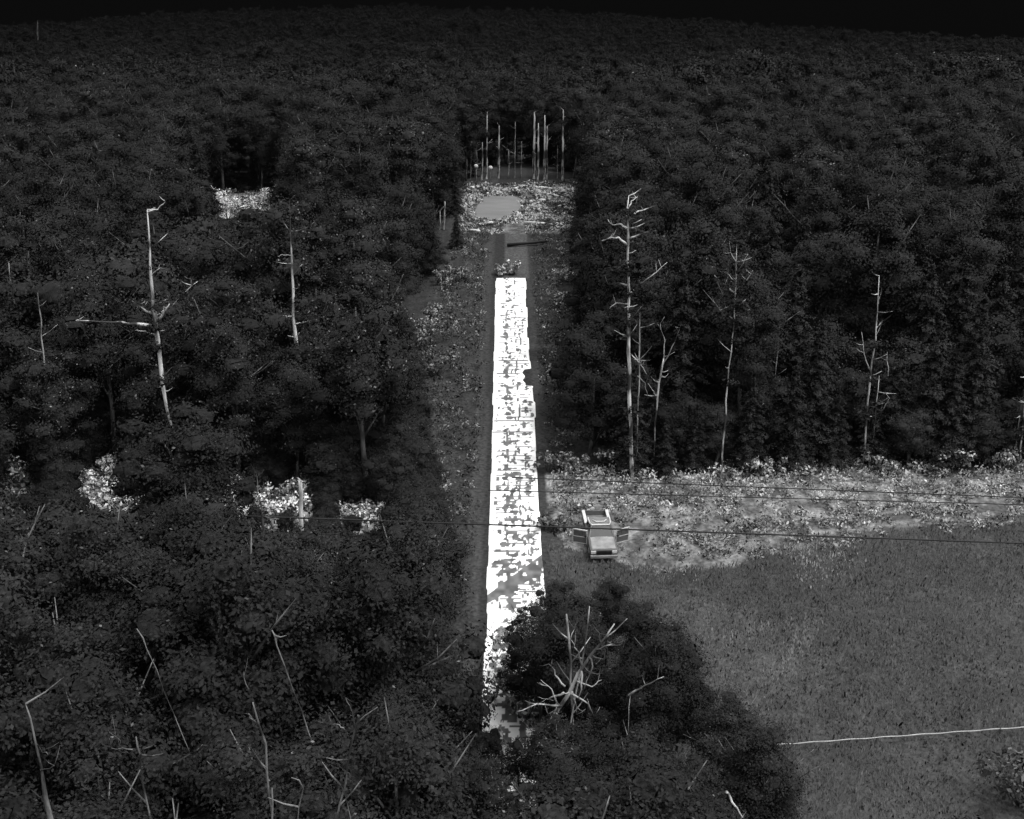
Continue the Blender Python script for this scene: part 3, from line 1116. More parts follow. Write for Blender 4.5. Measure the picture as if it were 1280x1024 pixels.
# ------------------------------------------------------------------ bare and pale trees singled out by the photograph
def bare_tree(name, label, cat, Yd, trunk, branches=(), mat='palebark', group=None, twigs=6, seed=0, crown=None, base_px=None):
    """trunk: [(px, py, radius)] from the foot up, measured on the upright plane Yd metres off; branches: [[(px,py),...], radius];
    each limb is also swung towards or away from that plane so that the tree has depth"""
    rd = random.Random(seed)
    if Yd < 40:
        mat = 'dimbark'
        twigs = 2
        trunk = [(a, b_, c_ * 0.5) for a, b_, c_ in trunk]
        branches = [(bp, br * 0.55) for bp, br in branches]
    tp = [at(a, b_, Yd) for a, b_, _ in trunk]
    rad = [c_ for _, _, c_ in trunk]
    foot = tp[0].copy()
    fz = gz(foot.x, Yd)
    if foot.z > fz + 0.3:                      # continue the stem to the soil behind the crowns in front
        d = (tp[0] - tp[1]).normalized() if len(tp) > 1 else Vector((0, 0, -1))
        k = (foot.z - fz + 0.3) / max(0.4, -d.z)
        tp.insert(0, foot + d * k)
        rad.insert(0, rad[0] * 1.15)
    foot = Vector((tp[0].x, tp[0].y, fz))
    o = thing(name, label, cat, foot, 0, group)
    mb = MB()
    dense = []
    dr = []
    for i in range(len(tp) - 1):
        nseg = max(1, int((tp[i + 1] - tp[i]).length / 1.0))
        for k in range(nseg):
            f = k / nseg
            p = tp[i].lerp(tp[i + 1], f)
            if 0 < i or k > 0:
                p = p + Vector((rd.uniform(-.05, .05), rd.uniform(-.08, .08), 0))
            dense.append(p - foot)
            dr.append((rad[i] * (1 - f) + rad[i + 1] * f) * rd.uniform(0.85, 1.12))
    dense.append(tp[-1] - foot)
    dr.append(rad[-1])
    mb.tube(dense, [q_ * (0.60 if 60 < Yd < 150 else 1) for q_ in dr], 8)
    mb.build('trunk', M[mat], o, True)
    for bpts, br in branches:
        q = [at(a, b_, Yd) - foot for a, b_ in bpts]
        sw = rd.uniform(-0.5, 0.5)
        L_ = 0
        for i in range(1, len(q)):
            L_ += (q[i] - q[i - 1]).length
            q[i] = q[i] + Vector((0, sw * L_, 0))
        # keep the drawn outline while swinging in depth
        q2 = [q[0]]
        for i in range(1, len(q)):
            w = q[i] + foot
            s_ = w.y / Yd
            b0 = at(bpts[i][0], bpts[i][1], w.y)
            q2.append(b0 - foot)
        mb = MB()
        pts_ = []
        rr_ = []
        for i in range(len(q2) - 1):
            for k in range(3):
                pts_.append(q2[i].lerp(q2[i + 1], k / 3) + (Vector((rd.uniform(-.06, .06), 0, rd.uniform(-.06, .06))) if (i or k) else Vector()))
        pts_.append(q2[-1])
        for k in range(len(pts_)):
            rr_.append(br * (1 - 0.75 * k / (len(pts_) - 1)))
        mb.tube(pts_, rr_, 6)
        for _ in range(2):
            k = rd.randrange(max(1, len(pts_) // 2), len(pts_))
            d = Vector((rd.uniform(-1, 1), rd.uniform(-1, 1), rd.uniform(-.2, 1))).normalized()
            mb.tube([pts_[k], pts_[k] + d * 0.35, pts_[k] + d * 0.6 + Vector((0, 0, .1))], [br * .3, br * .22, br * .08], 4)
        mb.build('branch', M[mat], o, True)
    if mat == 'palebark' and 70 < Yd < 100 and len(dense) > 12:      # small leafy sprays that cross the stem
        r = np.random.default_rng(seed + 400)
        Cs, Os = [], []
        for _ in range(9):
            k = rd.randrange(2, len(dense) - 1)
            c_ = np.array(dense[k]) + np.array([rd.uniform(-.5, .5), -rd.uniform(.2, .7), rd.uniform(-.3, .3)])
            d = unit(r.normal(size=(70, 3)))
            Cs.append(c_ + d * r.uniform(.1, 1, (70, 1)) * np.array([1.0, .4, .45]))
            Os.append(unit(d + np.array([0, -.2, .8])))
        C, O = np.concatenate(Cs), np.concatenate(Os)
        V, F, s4, nn = leaves(C, unit(O + .5 * r.normal(size=O.shape)), 0.13 * np.exp(r.normal(0, .25, len(C))), np.exp(r.normal(0, .2, len(C))), 0.5, O)
        link('leaves', npmesh('leaves', V, F, s4, nn), M['leaf'], o)
    for _ in range(twigs):
        k = rd.randrange(len(dense) // 2, len(dense))
        d = Vector((rd.choice((-1, 1)) * rd.uniform(.5, 1), rd.uniform(-1, 1), rd.uniform(-.1, .7))).normalized()
        ln = rd.uniform(0.5, 1.6)
        mb = MB()
        mb.tube([dense[k], dense[k] + d * ln * .5, dense[k] + d * ln + Vector((0, 0, .15))], [0.04, 0.03, 0.012], 5)
        mb.build('branch', M[mat], o, True)
    if crown:
        Rr, z0, z1, n, cm = crown
        r = np.random.default_rng(seed + 900)
        top = tp[-1] - foot
        nb = 26
        Cs, Os = [], []
        for _ in range(nb):
            f = r.uniform(0, 1)
            z = z0 + (z1 - z0) * f
            a_ = r.uniform(0, 6.28)
            k_ = Rr * (1 - 0.5 * f) * r.uniform(0.4, 1)
            ff = z / max(top.z, 1)
            c_ = np.array([top.x * ff + math.cos(a_) * k_, math.sin(a_) * k_, z])
            m_ = n // nb
            d = unit(r.normal(size=(m_, 3)))
            Cs.append(c_ + d * r.uniform(.3, 1, (m_, 1)) * np.array([.9, .9, .3]))
            Os.append(unit(d + np.array([0, -.2, .8])))
        C, O = np.concatenate(Cs), np.concatenate(Os)
        V, F, s4, nn = leaves(C, unit(O + .5 * r.normal(size=O.shape)), 0.14 * np.exp(r.normal(0, .25, len(C))), np.exp(r.normal(0, .3, len(C))), 0.4, O)
        link('crown', npmesh('crown', V, F, s4, nn), M[cm], o)
    return o


bare_tree('dead_tree', 'tall pale dead tree with one long level limb in the left wood', 'tree', 78,
          [(211, 520, .20), (208, 508, .20), (203, 470, .24), (197, 430, .30), (193, 395, .28), (189, 360, .20), (187, 310, .12), (184, 262, .05)],
          [([(194, 408), (172, 405), (140, 403), (95, 401)], .15), ([(192, 394), (180, 388), (172, 381)], .12), ([(197, 402), (204, 392), (212, 380)], .12), ([(196, 418), (182, 415), (167, 413)], .07), ([(185, 265), (198, 262), (207, 252)], .07), ([(188, 345), (200, 335)], .05), ([(193, 385), (200, 372)], .06)], seed=1)
bare_tree('pine_tree', 'pale slim pine trunk with thick bright foot in the left wood', 'tree', 92,
          [(371, 441, .30), (370, 420, .30), (367, 395, .16), (366, 360, .17), (364, 330, .15), (363, 290, .08), (362, 250, .04)],
          [([(367, 405), (378, 404), (386, 400)], .05), ([(365, 345), (378, 330)], .04), ([(364, 320), (352, 318)], .04)], seed=2, twigs=8)
bare_tree('dead_tree', 'thin grey dead trunk near the left edge of the picture', 'tree', 84, [(54, 441, .09), (51, 400, .09), (47, 366, .06)], seed=3, mat='midbark', twigs=4)
bare_tree('dead_tree', 'short thin grey snag at the far left edge', 'tree', 96, [(15, 362, .07), (12, 345, .10), (11, 328, .05)], seed=4, mat='midbark', twigs=4)
bare_tree('pine_tree', 'tallest pale pine with bare crooked limbs at the strip corner', 'tree', 86,
          [(790, 604, .34), (789, 570, .27), (788, 530, .26), (787, 490, .26), (786, 440, .22), (786, 400, .2), (785, 350, .16), (785, 300, .17), (784, 262, .12), (786, 245, .04)],
          [([(784, 270), (797, 264), (820, 257)], .11), ([(785, 262), (790, 252), (797, 246)], .06), ([(784, 285), (776, 281), (765, 281)], .09), ([(785, 288), (798, 282), (806, 279)], .07),
           ([(785, 300), (797, 294), (810, 290)], .09), ([(785, 307), (772, 297), (764, 297), (752, 301)], .10), ([(786, 357), (772, 354), (760, 355)], .06), ([(796, 357), (815, 345), (834, 328)], .06), ([(786, 380), (770, 378), (762, 386)], .05), ([(786, 425), (775, 424)], .06), ([(786, 330), (777, 332)], .05), ([(786, 440), (800, 455), (810, 470)], .05)], seed=5, twigs=10, crown=(3.4, 12, 23, 2400, 'needle'))
bare_tree('birch_tree', 'slim broken birch stem just right of the tallest pine', 'tree', 87, [(796, 600, .07), (797, 530, .08), (799, 470, .10), (800, 430, .10), (800, 390, .05)], [([(797, 470), (806, 480), (810, 495)], .05)], seed=6, mat='midbark')
bare_tree('birch_tree', 'bright leaning birch stem that stops halfway up', 'tree', 88, [(818, 560, .07), (819, 528, .12), (822, 495, .14), (826, 465, .14), (830, 446, .08)], [([(830, 448), (831, 425), (825, 405)], .05), ([(829, 455), (838, 440), (846, 420), (852, 405)], .06), ([(824, 478), (818, 476)], .05), ([(826, 470), (832, 472)], .05)], seed=7)
bare_tree('birch_tree', 'pale birch with a spray of thin upswept branches left of centre treeline', 'tree', 87,
          [(901, 600, .13), (903, 570, .11), (907, 520, .12), (909, 480, .10), (914, 440, .08), (918, 400, .07), (920, 350, .08), (921, 305, .04)],
          [([(918, 366), (905, 356), (893, 344)], .07), ([(919, 352), (908, 340)], .05), ([(920, 362), (934, 350), (941, 338)], .06), ([(920, 340), (928, 330), (935, 318)], .05), ([(921, 330), (914, 316), (912, 306)], .04), ([(919, 380), (900, 388)], .04), ([(920, 395), (935, 388)], .04)], seed=8, crown=(2.6, 12, 21, 1200, 'needle'))
bare_tree('birch_tree', 'dull grey slim trunk between two birches of the treeline', 'tree', 93, [(962, 580, .08), (963, 540, .08), (972, 440, .08), (976, 395, .04)], [([(972, 440), (964, 428)], .04)], seed=9, mat='midbark')
bare_tree('birch_tree', 'tall pale birch leaning right near the treeline forked birch', 'tree', 88,
          [(1077, 596, .13), (1081, 560, .13), (1084, 520, .12), (1088, 470, .12), (1094, 430, .09), (1097, 390, .06), (1099, 345, .04)],
          [([(1089, 470), (1080, 440), (1077, 415)], .05), ([(1095, 420), (1104, 400)], .04), ([(1098, 380), (1102, 360)], .04)], seed=10)
bare_tree('birch_tree', 'short forked pale birch right of the leaning birch', 'tree', 89,
          [(1088, 585, .07), (1091, 560, .10), (1094, 520, .11), (1097, 490, .08), (1099, 470, .04)],
          [([(1093, 535), (1100, 520), (1103, 505), (1099, 498)], .07), ([(1100, 520), (1108, 505), (1112, 498)], .05), ([(1110, 470), (1109, 440)], .04)], seed=11)
bare_tree('birch_tree', 'pale birch stem at the right edge of the picture', 'tree', 88, [(1275, 594, .12), (1276, 560, .12), (1280, 520, .10), (1283, 470, .08)], seed=12)
bare_tree('birch_tree', 'thin grey birch stem beside the right edge birch', 'tree', 88, [(1267, 592, .08), (1269, 565, .07), (1275, 520, .05)], seed=13, mat='midbark')
bare_tree('pine_tree', 'right one of two thin pale stems left of the road end', 'tree', 172, [(554, 302, .14), (555, 280, .15), (556, 252, .12)], seed=14, mat='midbark', twigs=2)
bare_tree('pine_tree', 'left one of two thin pale stems left of the road end', 'tree', 172, [(549, 298, .12), (550, 280, .10), (550, 264, .06)], seed=15, mat='midbark', twigs=2)
# row of trunks behind the pad
row = [(595, 228, 198, .10), (602, 230, 196, .17), (608, 230, 158, .17), (623, 229, 175, .20), (635, 230, 205, .10), (651, 228, 195, .08), (667, 229, 158, .24), (672, 229, 172, .20), (680, 229, 162, .20), (683, 229, 176, .22), (696, 229, 200, .10), (703, 229, 155, .18), (588, 228, 200, .07), (643, 229, 170, .09)]
for i, (px, y0, y1, w) in enumerate(row):
    side = 'left' if px < 640 else 'right'
    big = w > .15
    Yd = 209 + (i * 37 % 7) * 0.5
    bare_tree('pine_tree', ('tall pale' if big else 'thin grey') + ' bare pine trunk in the row behind the pad, %s part' % side, 'tree', Yd,
              [(px, y0, w * 1.2), (px + .5, (y0 + y1) / 2, w), (px + 1, y1, w * .7), (px + 1, y1 - 18, w * .4)], seed=30 + i, mat='palebark' if big else 'midbark', twigs=3,
              group='%s pine trunks behind the pad, %s' % ('pale' if big else 'thin grey', side), crown=(2.2, 15, 20, 400, 'needle'))
# bare tangle at the near end of the road
bare_tree('fallen_tree', 'pale bare tree leaning and splayed beside the near road end', 'tree', 47,
          [(694, 893, .09), (712, 866, .10), (722, 842, .085), (741, 818, .07), (756, 800, .05), (768, 780, .03)],
          [([(712, 866), (700, 884), (685, 893)], .08), ([(714, 864), (718, 878), (721, 893)], .08), ([(726, 838), (727, 855), (724, 876)], .07), ([(705, 866), (690, 871), (684, 874)], .07), ([(750, 804), (750, 792)], .05), ([(736, 822), (742, 832), (730, 862)], .06), ([(706, 858), (695, 843), (686, 830)], .06), ([(741, 820), (755, 824)], .04), ([(702, 882), (672, 880), (645, 890)], .06), ([(728, 835), (722, 815), (714, 800)], .05), ([(718, 850), (740, 858), (752, 850)], .05), ([(745, 812), (762, 806), (776, 806)], .04), ([(712, 866), (735, 880), (742, 896)], .06), ([(700, 884), (690, 862), (676, 850)], .05)], seed=50, mat='midbark', twigs=2)
bare_tree('dead_sapling', 'thin pale standing stem in the tree clump by the near road end', 'tree', 47.5, [(713, 830, .05), (712, 800, .06), (708, 768, .04)], [([(713, 800), (719, 780)], .03)], seed=51, mat='midbark', twigs=3)
bare_tree('dead_sapling', 'second grey standing stem right of the pale sapling', 'tree', 47.5, [(731, 800, .04), (735, 775, .04), (737, 758, .02)], seed=52, mat='midbark', twigs=2)


def log(px0, py0, px1, py1, Yd, h, w, label, mat='palebark', group=None):
    a_, b_ = at(px0, py0, Yd), at(px1, py1, Yd)
    mb = MB()
    n_ = 6
    pts_ = [(a_.lerp(b_, k / n_) - a_) + Vector((0, 0.12 * math.sin(k * 1.7), 0.05 * math.sin(k * 2.3))) for k in range(n_ + 1)]
    mb.tube(pts_, [w * (1 - .5 * k / n_) for k in range(n_ + 1)], 7)
    o = mb.build('log', M[mat], None, True)
    o.location = a_
    return tag(o, label, 'log', group)


# limbs showing over the near crowns on the left
bare_tree('dead_tree', 'forked pale dead stem among the near crowns, lower left centre', 'tree', 34, [(334, 962, .08), (331, 930, .10), (324, 905, .09), (316, 878, .05)], [([(325, 910), (316, 901), (308, 892)], .05), ([(311, 862), (305, 840)], .04)], seed=60)
bare_tree('dead_tree', 'pale dead stem with upraised arm right of the forked stem', 'tree', 34, [(436, 948, .07), (440, 925, .09), (446, 904, .08), (458, 894, .05), (472, 884, .03)], [([(443, 912), (441, 890), (432, 872)], .06), ([(430, 910), (420, 905), (410, 904)], .05)], seed=61)
bare_tree('dead_tree', 'small pale dead top with side arm, lower left', 'tree', 33.5, [(173, 945, .07), (171, 935, .08), (170, 921, .04)], [([(166, 937), (152, 935), (139, 935)], .05), ([(150, 934), (149, 925), (143, 917)], .04), ([(181, 936), (195, 929)], .04)], seed=62)
bare_tree('dead_tree', 'grey half hidden trunk in the lower left corner', 'tree', 32, [(66, 1040, .22), (58, 1000, .2), (52, 960, .08), (44, 930, .08), (38, 900, .06), (32, 880, .03)], [([(60, 944), (52, 938)], .04), ([(50, 963), (68, 957)], .05)], seed=63, mat='midbark')
bare_tree('dead_tree', 'thin slanting pale twig stem over the mid left crowns', 'tree', 38, [(183, 812, .04), (177, 798, .05), (171, 786, .03)], seed=64, twigs=2)
bare_tree('dead_tree', 'curved grey dead branch top below the leaning stem', 'tree', 32, [(375, 1010, .04), (378, 985, .06), (372, 975, .05), (364, 972, .03)], seed=65, mat='midbark', twigs=3)
bare_tree('dead_tree', 'slim grey dead top near the bottom edge, left of centre', 'tree', 31, [(342, 1030, .07), (341, 1005, .07), (340, 985, .04)], seed=66, mat='midbark', twigs=2)
bare_tree('dead_tree', 'short slanting dead stem near the bottom edge', 'tree', 31.5, [(433, 1005, .04), (430, 992, .04), (426, 982, .02)], seed=67, mat='midbark', twigs=2)
bare_tree('dead_tree', 'dark forked tree top standing against the left clearing brush', 'tree', 62, [(330, 660, .12), (328, 645, .11), (325, 628, .08), (316, 618, .04)], [([(327, 640), (338, 628)], .05), ([(325, 630), (322, 610), (320, 590)], .04)], seed=68, mat='bark')
bare_tree('dead_tree', 'pale upright stump beside the left clearing brush', 'tree', 66, [(377, 642, .2), (376, 620, .22), (375, 601, .2)], seed=69, twigs=2)
bare_tree('dead_tree', 'small pale forked snag in the middle left crowns', 'tree', 88, [(232, 365, .04), (240, 357, .05), (247, 352, .03)], [([(240, 357), (239, 350)], .03)], seed=70, twigs=1)
bare_tree('dead_tree', 'short bright snag poking from a crown on the left', 'tree', 37.5, [(347, 806, .05), (343, 795, .07), (340, 788, .04)], seed=71, twigs=2)
bare_tree('dead_sapling', 'straight pale pole leaning right in the near right tree clump', 'tree', 46, [(786, 905, .018), (787, 885, .018), (788, 869, .015)], [([(786, 869), (808, 857), (830, 846)], .065)], seed=53, twigs=0, mat='midbark')
log(908, 990, 928, 1022, 38, .4, .06, 'pale slanted pole at the bottom edge right of centre')
bare_tree('dead_tree', 'tiny pale pointed snag on the far right horizon', 'tree', 620, [(1237, 96, .9), (1236, 86, 1.0), (1237, 80, .5), (1237, 72, .15)], seed=72, twigs=0)
bare_tree('dead_tree', 'tiny grey spire tree on the far left horizon', 'tree', 900, [(47, 52, .6), (47, 40, .6), (47, 26, .2)], seed=73, twigs=0, mat='midbark')

# ------------------------------------------------------------------ logs and brush by the pad
for i, (a_, b_, w) in enumerate([((652, 256), (688, 253), .28), ((640, 241), (655, 236), .35), ((676, 244), (704, 250), .22), ((692, 263), (712, 258), .22), ((600, 283), (620, 282), .28), ((655, 281), (690, 284), .22), ((584, 240), (600, 236), .4), ((664, 267), (684, 264), .24), ((668, 237), (690, 239), .25), ((586, 291), (600, 293), .25)]):
    q0, q1 = G(*a_), G(*b_)
    mb = MB()
    P0 = Vector((q0[0], q0[1], gz(*q0) + .35))
    P1 = Vector((q1[0], q1[1], gz(*q1) + .45))
    mb.tube([Vector(), (P1 - P0) * .5 + Vector((0, 0, .08)), P1 - P0], [w, w * .9, w * .7], 8)
    o = mb.build('log', M['palebark'], None, True)
    o.location = P0
    names = ['long pale log running right from the flat pad', 'thick pale log behind the pad top edge', 'pale log in the upper brush right of the pad', 'short pale log at the right end of the brush',
             'pale log below the pad on the left', 'pale log below the brush on the right', 'thick stubby pale log at the pad left corner', 'pale log in the lower brush right of the pad', 'pale log under the right trunks of the pine row', 'small pale log lowest at left below the pad']
    tag(o, names[i], 'log')
q0, q1 = G(634, 309), G(684, 306)  # dark log added in place of a streak of shade on the track
mb = MB()
mb.tube([Vector(), Vector((q1[0] - q0[0], q1[1] - q0[1], .3))], [.25, .18], 8)
o = mb.build('log', M['wire'], None, True)
o.location = (q0[0], q0[1], gz(*q0) + .3)
tag(o, 'dark log added for a streak of shade across the dirt track beyond the road end', 'log')


def ball(c_, r_, mb, seg=8):
    rings = []
    for i in range(1, 6):
        ph = math.pi * i / 6 - math.pi / 2
        rings.append([c_ + Vector((math.cos(t_) * math.cos(ph) * r_, math.sin(t_) * math.cos(ph) * r_, math.sin(ph) * r_)) for t_ in np.linspace(0, 6.283, seg + 1)[:-1]])
    mb.prism(rings, None)


for px, py, lb in ((595, 208, 'pale round topped marker post at the left of the pad'), (613, 210, 'pale round topped marker post right of the first one')):
    p = at(px, py, 206.5)
    o = thing('marker_post', lb, 'post', (p.x, p.y, gz(p.x, p.y)))
    h = p.z - gz(p.x, p.y)
    mb = MB()
    mb.tube([(0, 0, -.2), (0, 0, h)], .07, 8)
    mb.build('post', M['midbark'], o)
    mb = MB()
    ball(Vector((0, 0, h)), .42, mb)
    mb.build('cap', grey('cap_white', .5, var=.1), o, True)

# ------------------------------------------------------------------ pale shrubs; those in the left clearings are added to imitate sunlit ground
def shrub(px, py, w, h, tone_, label, seed, n=900, leaf=.13, frac=.35):
    if tone_ >= .65:
        frac = .8
    q = G(px, py)
    r = np.random.default_rng(seed)
    m_ = 14
    cs = np.stack([r.normal(0, w * (.55 if tone_ >= .6 else .38), m_), r.normal(0, w * .34, m_), r.uniform(.3, 1, m_) * h], 1)
    C, O = [], []
    for c_ in cs:
        d = unit(r.normal(size=(n // m_, 3)))
        C.append(c_ + d * r.uniform(.4, 1, (n // m_, 1)) * min(w, h) * .32)
        O.append(unit(d + np.array([0, -.2, .7])))
    C, O = np.concatenate(C), np.concatenate(O)
    C[:, 2] = np.maximum(C[:, 2], .05)
    sh = np.where(r.random(len(C)) < frac, tone_, tone_ * .25) * np.exp(r.normal(0, .2, len(C)))
    V, F, s4, nn = leaves(C, unit(O + .5 * r.normal(size=O.shape)), leaf * np.exp(r.normal(0, .25, len(C))), sh, .6, O)
    o = thing('shrub', label, 'shrub', (q[0], q[1], gz(*q)))
    link('foliage', npmesh('foliage', V, F, s4, nn), M['grass'], o)
    mb = MB()
    for c_ in cs[:6]:
        mb.tube([(0, 0, -.1), (c_[0] * .5, c_[1] * .5, c_[2] * .6), tuple(c_)], [.05, .04, .015], 5)
    mb.build('stem', M['bark'], o, True)


for i, a_ in enumerate([
    (212, 640, 1.6, 1.4, .4, 'small grey bush right of the near left clearing'),
    (245, 655, 1.8, 1.2, .34, 'low grey bush left of the forked tree top brush'),
    (415, 655, 1.4, 1.2, .4, 'small pale bush right of the stump'),
    (500, 680, 1.2, 1.0, .35, 'small pale bush at the left verge edge below the wire'),
    (537, 432, 3.0, 3.0, .30, 'large pale shrub in the left verge above the black gap'),
    (541, 408, 2.0, 2.6, .28, 'pale upper shrub touching the large left verge shrub'),
    (556, 356, 2.4, 1.6, .28, 'pale sprawling shrub left of the road end'),
    (575, 352, 1.4, 1.8, .24, 'small pale shrub nearest left of the road end'),
    (546, 470, 2.4, 1.8, .16, 'grey shrub below the black gap in the left verge'),
    (628, 343, 1.3, 1.4, .5, 'bright leafy plant behind the left corner of the road end'),
    (643, 343, 1.3, 1.8, .55, 'bright leafy plant behind the right corner of the road end'),
    (700, 384, 1.6, 1.6, .34, 'pale shrub on the right verge near the road end'),
    (708, 352, 2.0, 1.4, .24, 'grey shrub at the forest edge right of the road end'),
    (760, 548, 2.0, 2.0, .36, 'bright shrub beside the nearly black tree'),
    (772, 585, 2.4, 1.6, .30, 'pale shrub at the foot of the tallest pine'),
    (716, 592, 1.2, 2.0, .26, 'slim pale shrub under the nearly black tree'),
    (685, 590, 1.0, 1.6, .22, 'slim grey shrub between the road and the nearly black tree'),
    (660, 900, 2.2, 3.6, .40, 'bright leafy shrub at the near road end'),
    (640, 885, 1.8, 2.4, .38, 'bright shrub beside the road at the clump of trees'),
    (678, 900, 2.0, 4.6, .36, 'tall pale flecked shrub left of the splayed bare tree'),
    (690, 660, 1.8, .9, .16, 'low grey bush between road and pickup truck'),
    (1000, 592, 1.6, 1.2, .34, 'pale bush at the middle of the treeline foot'),
    (1100, 588, 2.6, 1.5, .36, 'pale bush at the foot of the leaning birch'),
    (950, 594, 2.4, 1.3, .36, 'pale bush at the treeline right of the spray birch'),
    (1200, 588, 2.4, 1.8, .32, 'pale bush at the treeline toward the right edge'),
    (1262, 590, 1.6, 1.8, .34, 'pale bush at the foot of the right edge birches'),
    (268, 262, 3.0, 3.4, .8, 'brightest shrub added for sunlit ground in the far left clearing'),
    (290, 264, 3.4, 2.0, .75, 'pale shrub added for sunlit ground in the middle of the far left clearing'),
    (333, 256, 3.0, 2.6, .75, 'pale shrub added for sunlit ground at the right of the far left clearing'),
    (285, 275, 3.0, 2.6, .6, 'small pale shrub added for sunlit ground below the far left clearing'),
    (122, 602, 3.2, 1.6, .75, 'bright bush added for sunlit ground at the upper left of the near left clearing'),
    (160, 614, 3.6, 1.2, .7, 'bright bush added for sunlit ground in the near left clearing'),
    (140, 634, 2.8, 1.2, .65, 'bright bush added for sunlit ground at the bottom of the near left clearing'),
    (180, 640, 1.8, 1.6, .6, 'bright bush added for sunlit ground at the right end of the near left clearing'),
    (25, 608, 2.6, 2.4, .6, 'bright bush added for sunlit ground at the far left edge of the picture'),
    (310, 632, 1.8, 1.8, .6, 'pale bush added for sunlit ground left of the dark forked tree top'),
    (345, 648, 2.6, 1.8, .65, 'pale bush added for sunlit ground right of the dark forked tree top'),
    (372, 632, 1.6, 2.2, .6, 'pale bush added for sunlit ground beside the upright stump'),
    (290, 622, 1.4, 1.6, .5, 'small pale bush added for sunlit ground farthest left of the forked tree top'),
    (452, 652, 2.2, 1.2, .55, 'pale low bush added for sunlit ground between the stump and the left verge'),
    (485, 648, 1.4, 1.2, .45, 'small pale bush added for sunlit ground nearest the left verge below the wire'),
    (1275, 1010, 2.4, 3.0, .10, 'dark bush in the lower right corner'),
]):
    px, py, w, h, tn, lb = a_
    shrub(px, py, w, h, tn, lb, 700 + i)

# ------------------------------------------------------------------ power lines and the pale cable in the field
def wire(pp, Yd, rad, label, mat='wire', name='power_line', sag=0.0):
    P_ = [at(a_, b_, Yd) for a_, b_ in pp]
    P0, P1 = P_[0], P_[-1]
    mb = MB()
    n_ = 40
    pts_ = []
    for k in range(n_ + 1):
        f = k / n_
        p = P0.lerp(P1, f) + Vector((0, 0, -sag * 4 * f * (1 - f)))
        pts_.append(p - P0)
    mb.tube(pts_, rad, 6)
    o = mb.build(name, M[mat], None, True)
    o.location = P0
    return tag(o, label, 'power line', None)


wire([(300, 645), (1500, 687)], 64, .055, 'thick black wire, lowest of three, crossing road and truck')
wire([(640, 597), (1500, 631)], 72, .042, 'topmost thin dark wire along the pale strip')
wire([(610, 613), (1500, 637)], 70.5, .036, 'middle thin dark wire along the pale strip')
mb = MB()
pts_ = []
for k in range(60):
    f = k / 59
    q = G(960 + 420 * f, 942 - 30 * f)
    pts_.append(Vector((q[0], q[1], gz(*q) + .55 + .02 * math.sin(k))))
P0 = pts_[0]
mb.tube([p - P0 for p in pts_], .035, 6)
o = mb.build('ground_cable', M['pipe'], None, True)
o.location = P0
tag(o, 'straight pale cable across the lower right grass', 'cable')

# ------------------------------------------------------------------ pickup truck, facing the camera, both front doors open
q = G(753, 704)
TX, TY = q[0], q[1]
slope = math.atan(0.0625)
truck = thing('pickup_truck', 'pale pickup truck with both front doors open parked right of the road', 'pickup truck', (TX - 0.05, TY + 2.95, gz(TX, TY + 2.95) + 0.02), math.radians(3))
truck.rotation_euler = (slope, 0, math.radians(3))
MT = dict(body=grey('truck_paint', .11, .4, .4, .2, 1.6), edge=grey('bright_trim', .5, .4, .4, .1), dark=grey('truck_dark', .02, .3, .5, .2), bed=grey('bed_liner', .13, .8, .2, .2, 3), rim=grey('rim_metal', .3, .4, .5, .1), tyre=grey('tyre_rubber', .05, .9, .1, .2), trim=grey('truck_trim', .10, .6, .3, .2), hood=grey('hood_paint', .22, .4, .4, .3, 1.6), lamp=grey('lamp_lens', .6, .1, .6, .05), roofm=grey('roof_paint', .15, .4, .4, .3, 2.0))
# local frame: x across, -y is the front, z up; length 5.8 (y -2.9..2.9), width 2.0
W2 = 1.0


def ring_x(x, prof):
    return [(x, y_, z_) for y_, z_ in prof]


low = [(-2.85, .45), (-2.9, .75), (-2.84, .98), (-2.0, 1.10), (-1.35, 1.16), (-1.2, 1.18), (0.75, 1.18), (0.75, .62), (.72, .40), (-1.35, .40), (-1.42, .62), (-1.62, .80), (-1.98, .82), (-2.22, .66), (-2.32, .42)]
mb = MB()
rings = []
for x_, k_ in ((-W2, 0.0), (-W2 + .12, .05), (W2 - .12, .05), (W2, 0.0)):
    rings.append([(x_, y_ + (0.10 if (abs(x_) == W2 and y_ < -2.8) else 0), z_ + k_ * (1 if z_ > .9 else 0)) for y_, z_ in low])
mb.prism(rings, None)
mb.build('body', MT['body'], truck, bevel=.03)
mb = MB()   # hood panel, proud of the body
mb.prism([[(-.86, -2.74, 1.075), (-.86, -1.38, 1.245), (-.86, -1.38, 1.20), (-.86, -2.74, 1.03)], [(-.35, -2.80, 1.10), (-.35, -1.36, 1.285), (-.35, -1.36, 1.2), (-.35, -2.80, 1.03)], [(.35, -2.80, 1.10), (.35, -1.36, 1.285), (.35, -1.36, 1.2), (.35, -2.80, 1.03)], [(.86, -2.74, 1.075), (.86, -1.38, 1.245), (.86, -1.38, 1.20), (.86, -2.74, 1.03)]], None)
mb.build('hood', MT['hood'], truck, bevel=.015)
mb = MB()   # cab roof and pillars
zt = 1.84
mb.prism([[(-.72, -.62, zt - .07), (.72, -.62, zt - .07), (.74, .62, zt - .05), (-.74, .62, zt - .05)], [(-.66, -.58, zt), (.66, -.58, zt), (.68, .58, zt + .01), (-.68, .58, zt + .01)]], None)
mb.build('roof', MT['roofm'], truck, bevel=.03)
mb = MB()
for s in (-1, 1):
    mb.tube([(s * .90, -1.34, 1.2), (s * .70, -.60, zt - .04)], .045, 6)
    mb.tube([(s * .90, .68, 1.16), (s * .72, .60, zt - .04)], .055, 6)
    mb.tube([(s * .92, -.02, 1.16), (s * .73, .02, zt - .05)], .04, 6)
mb.build('pillar', MT['body'], truck)
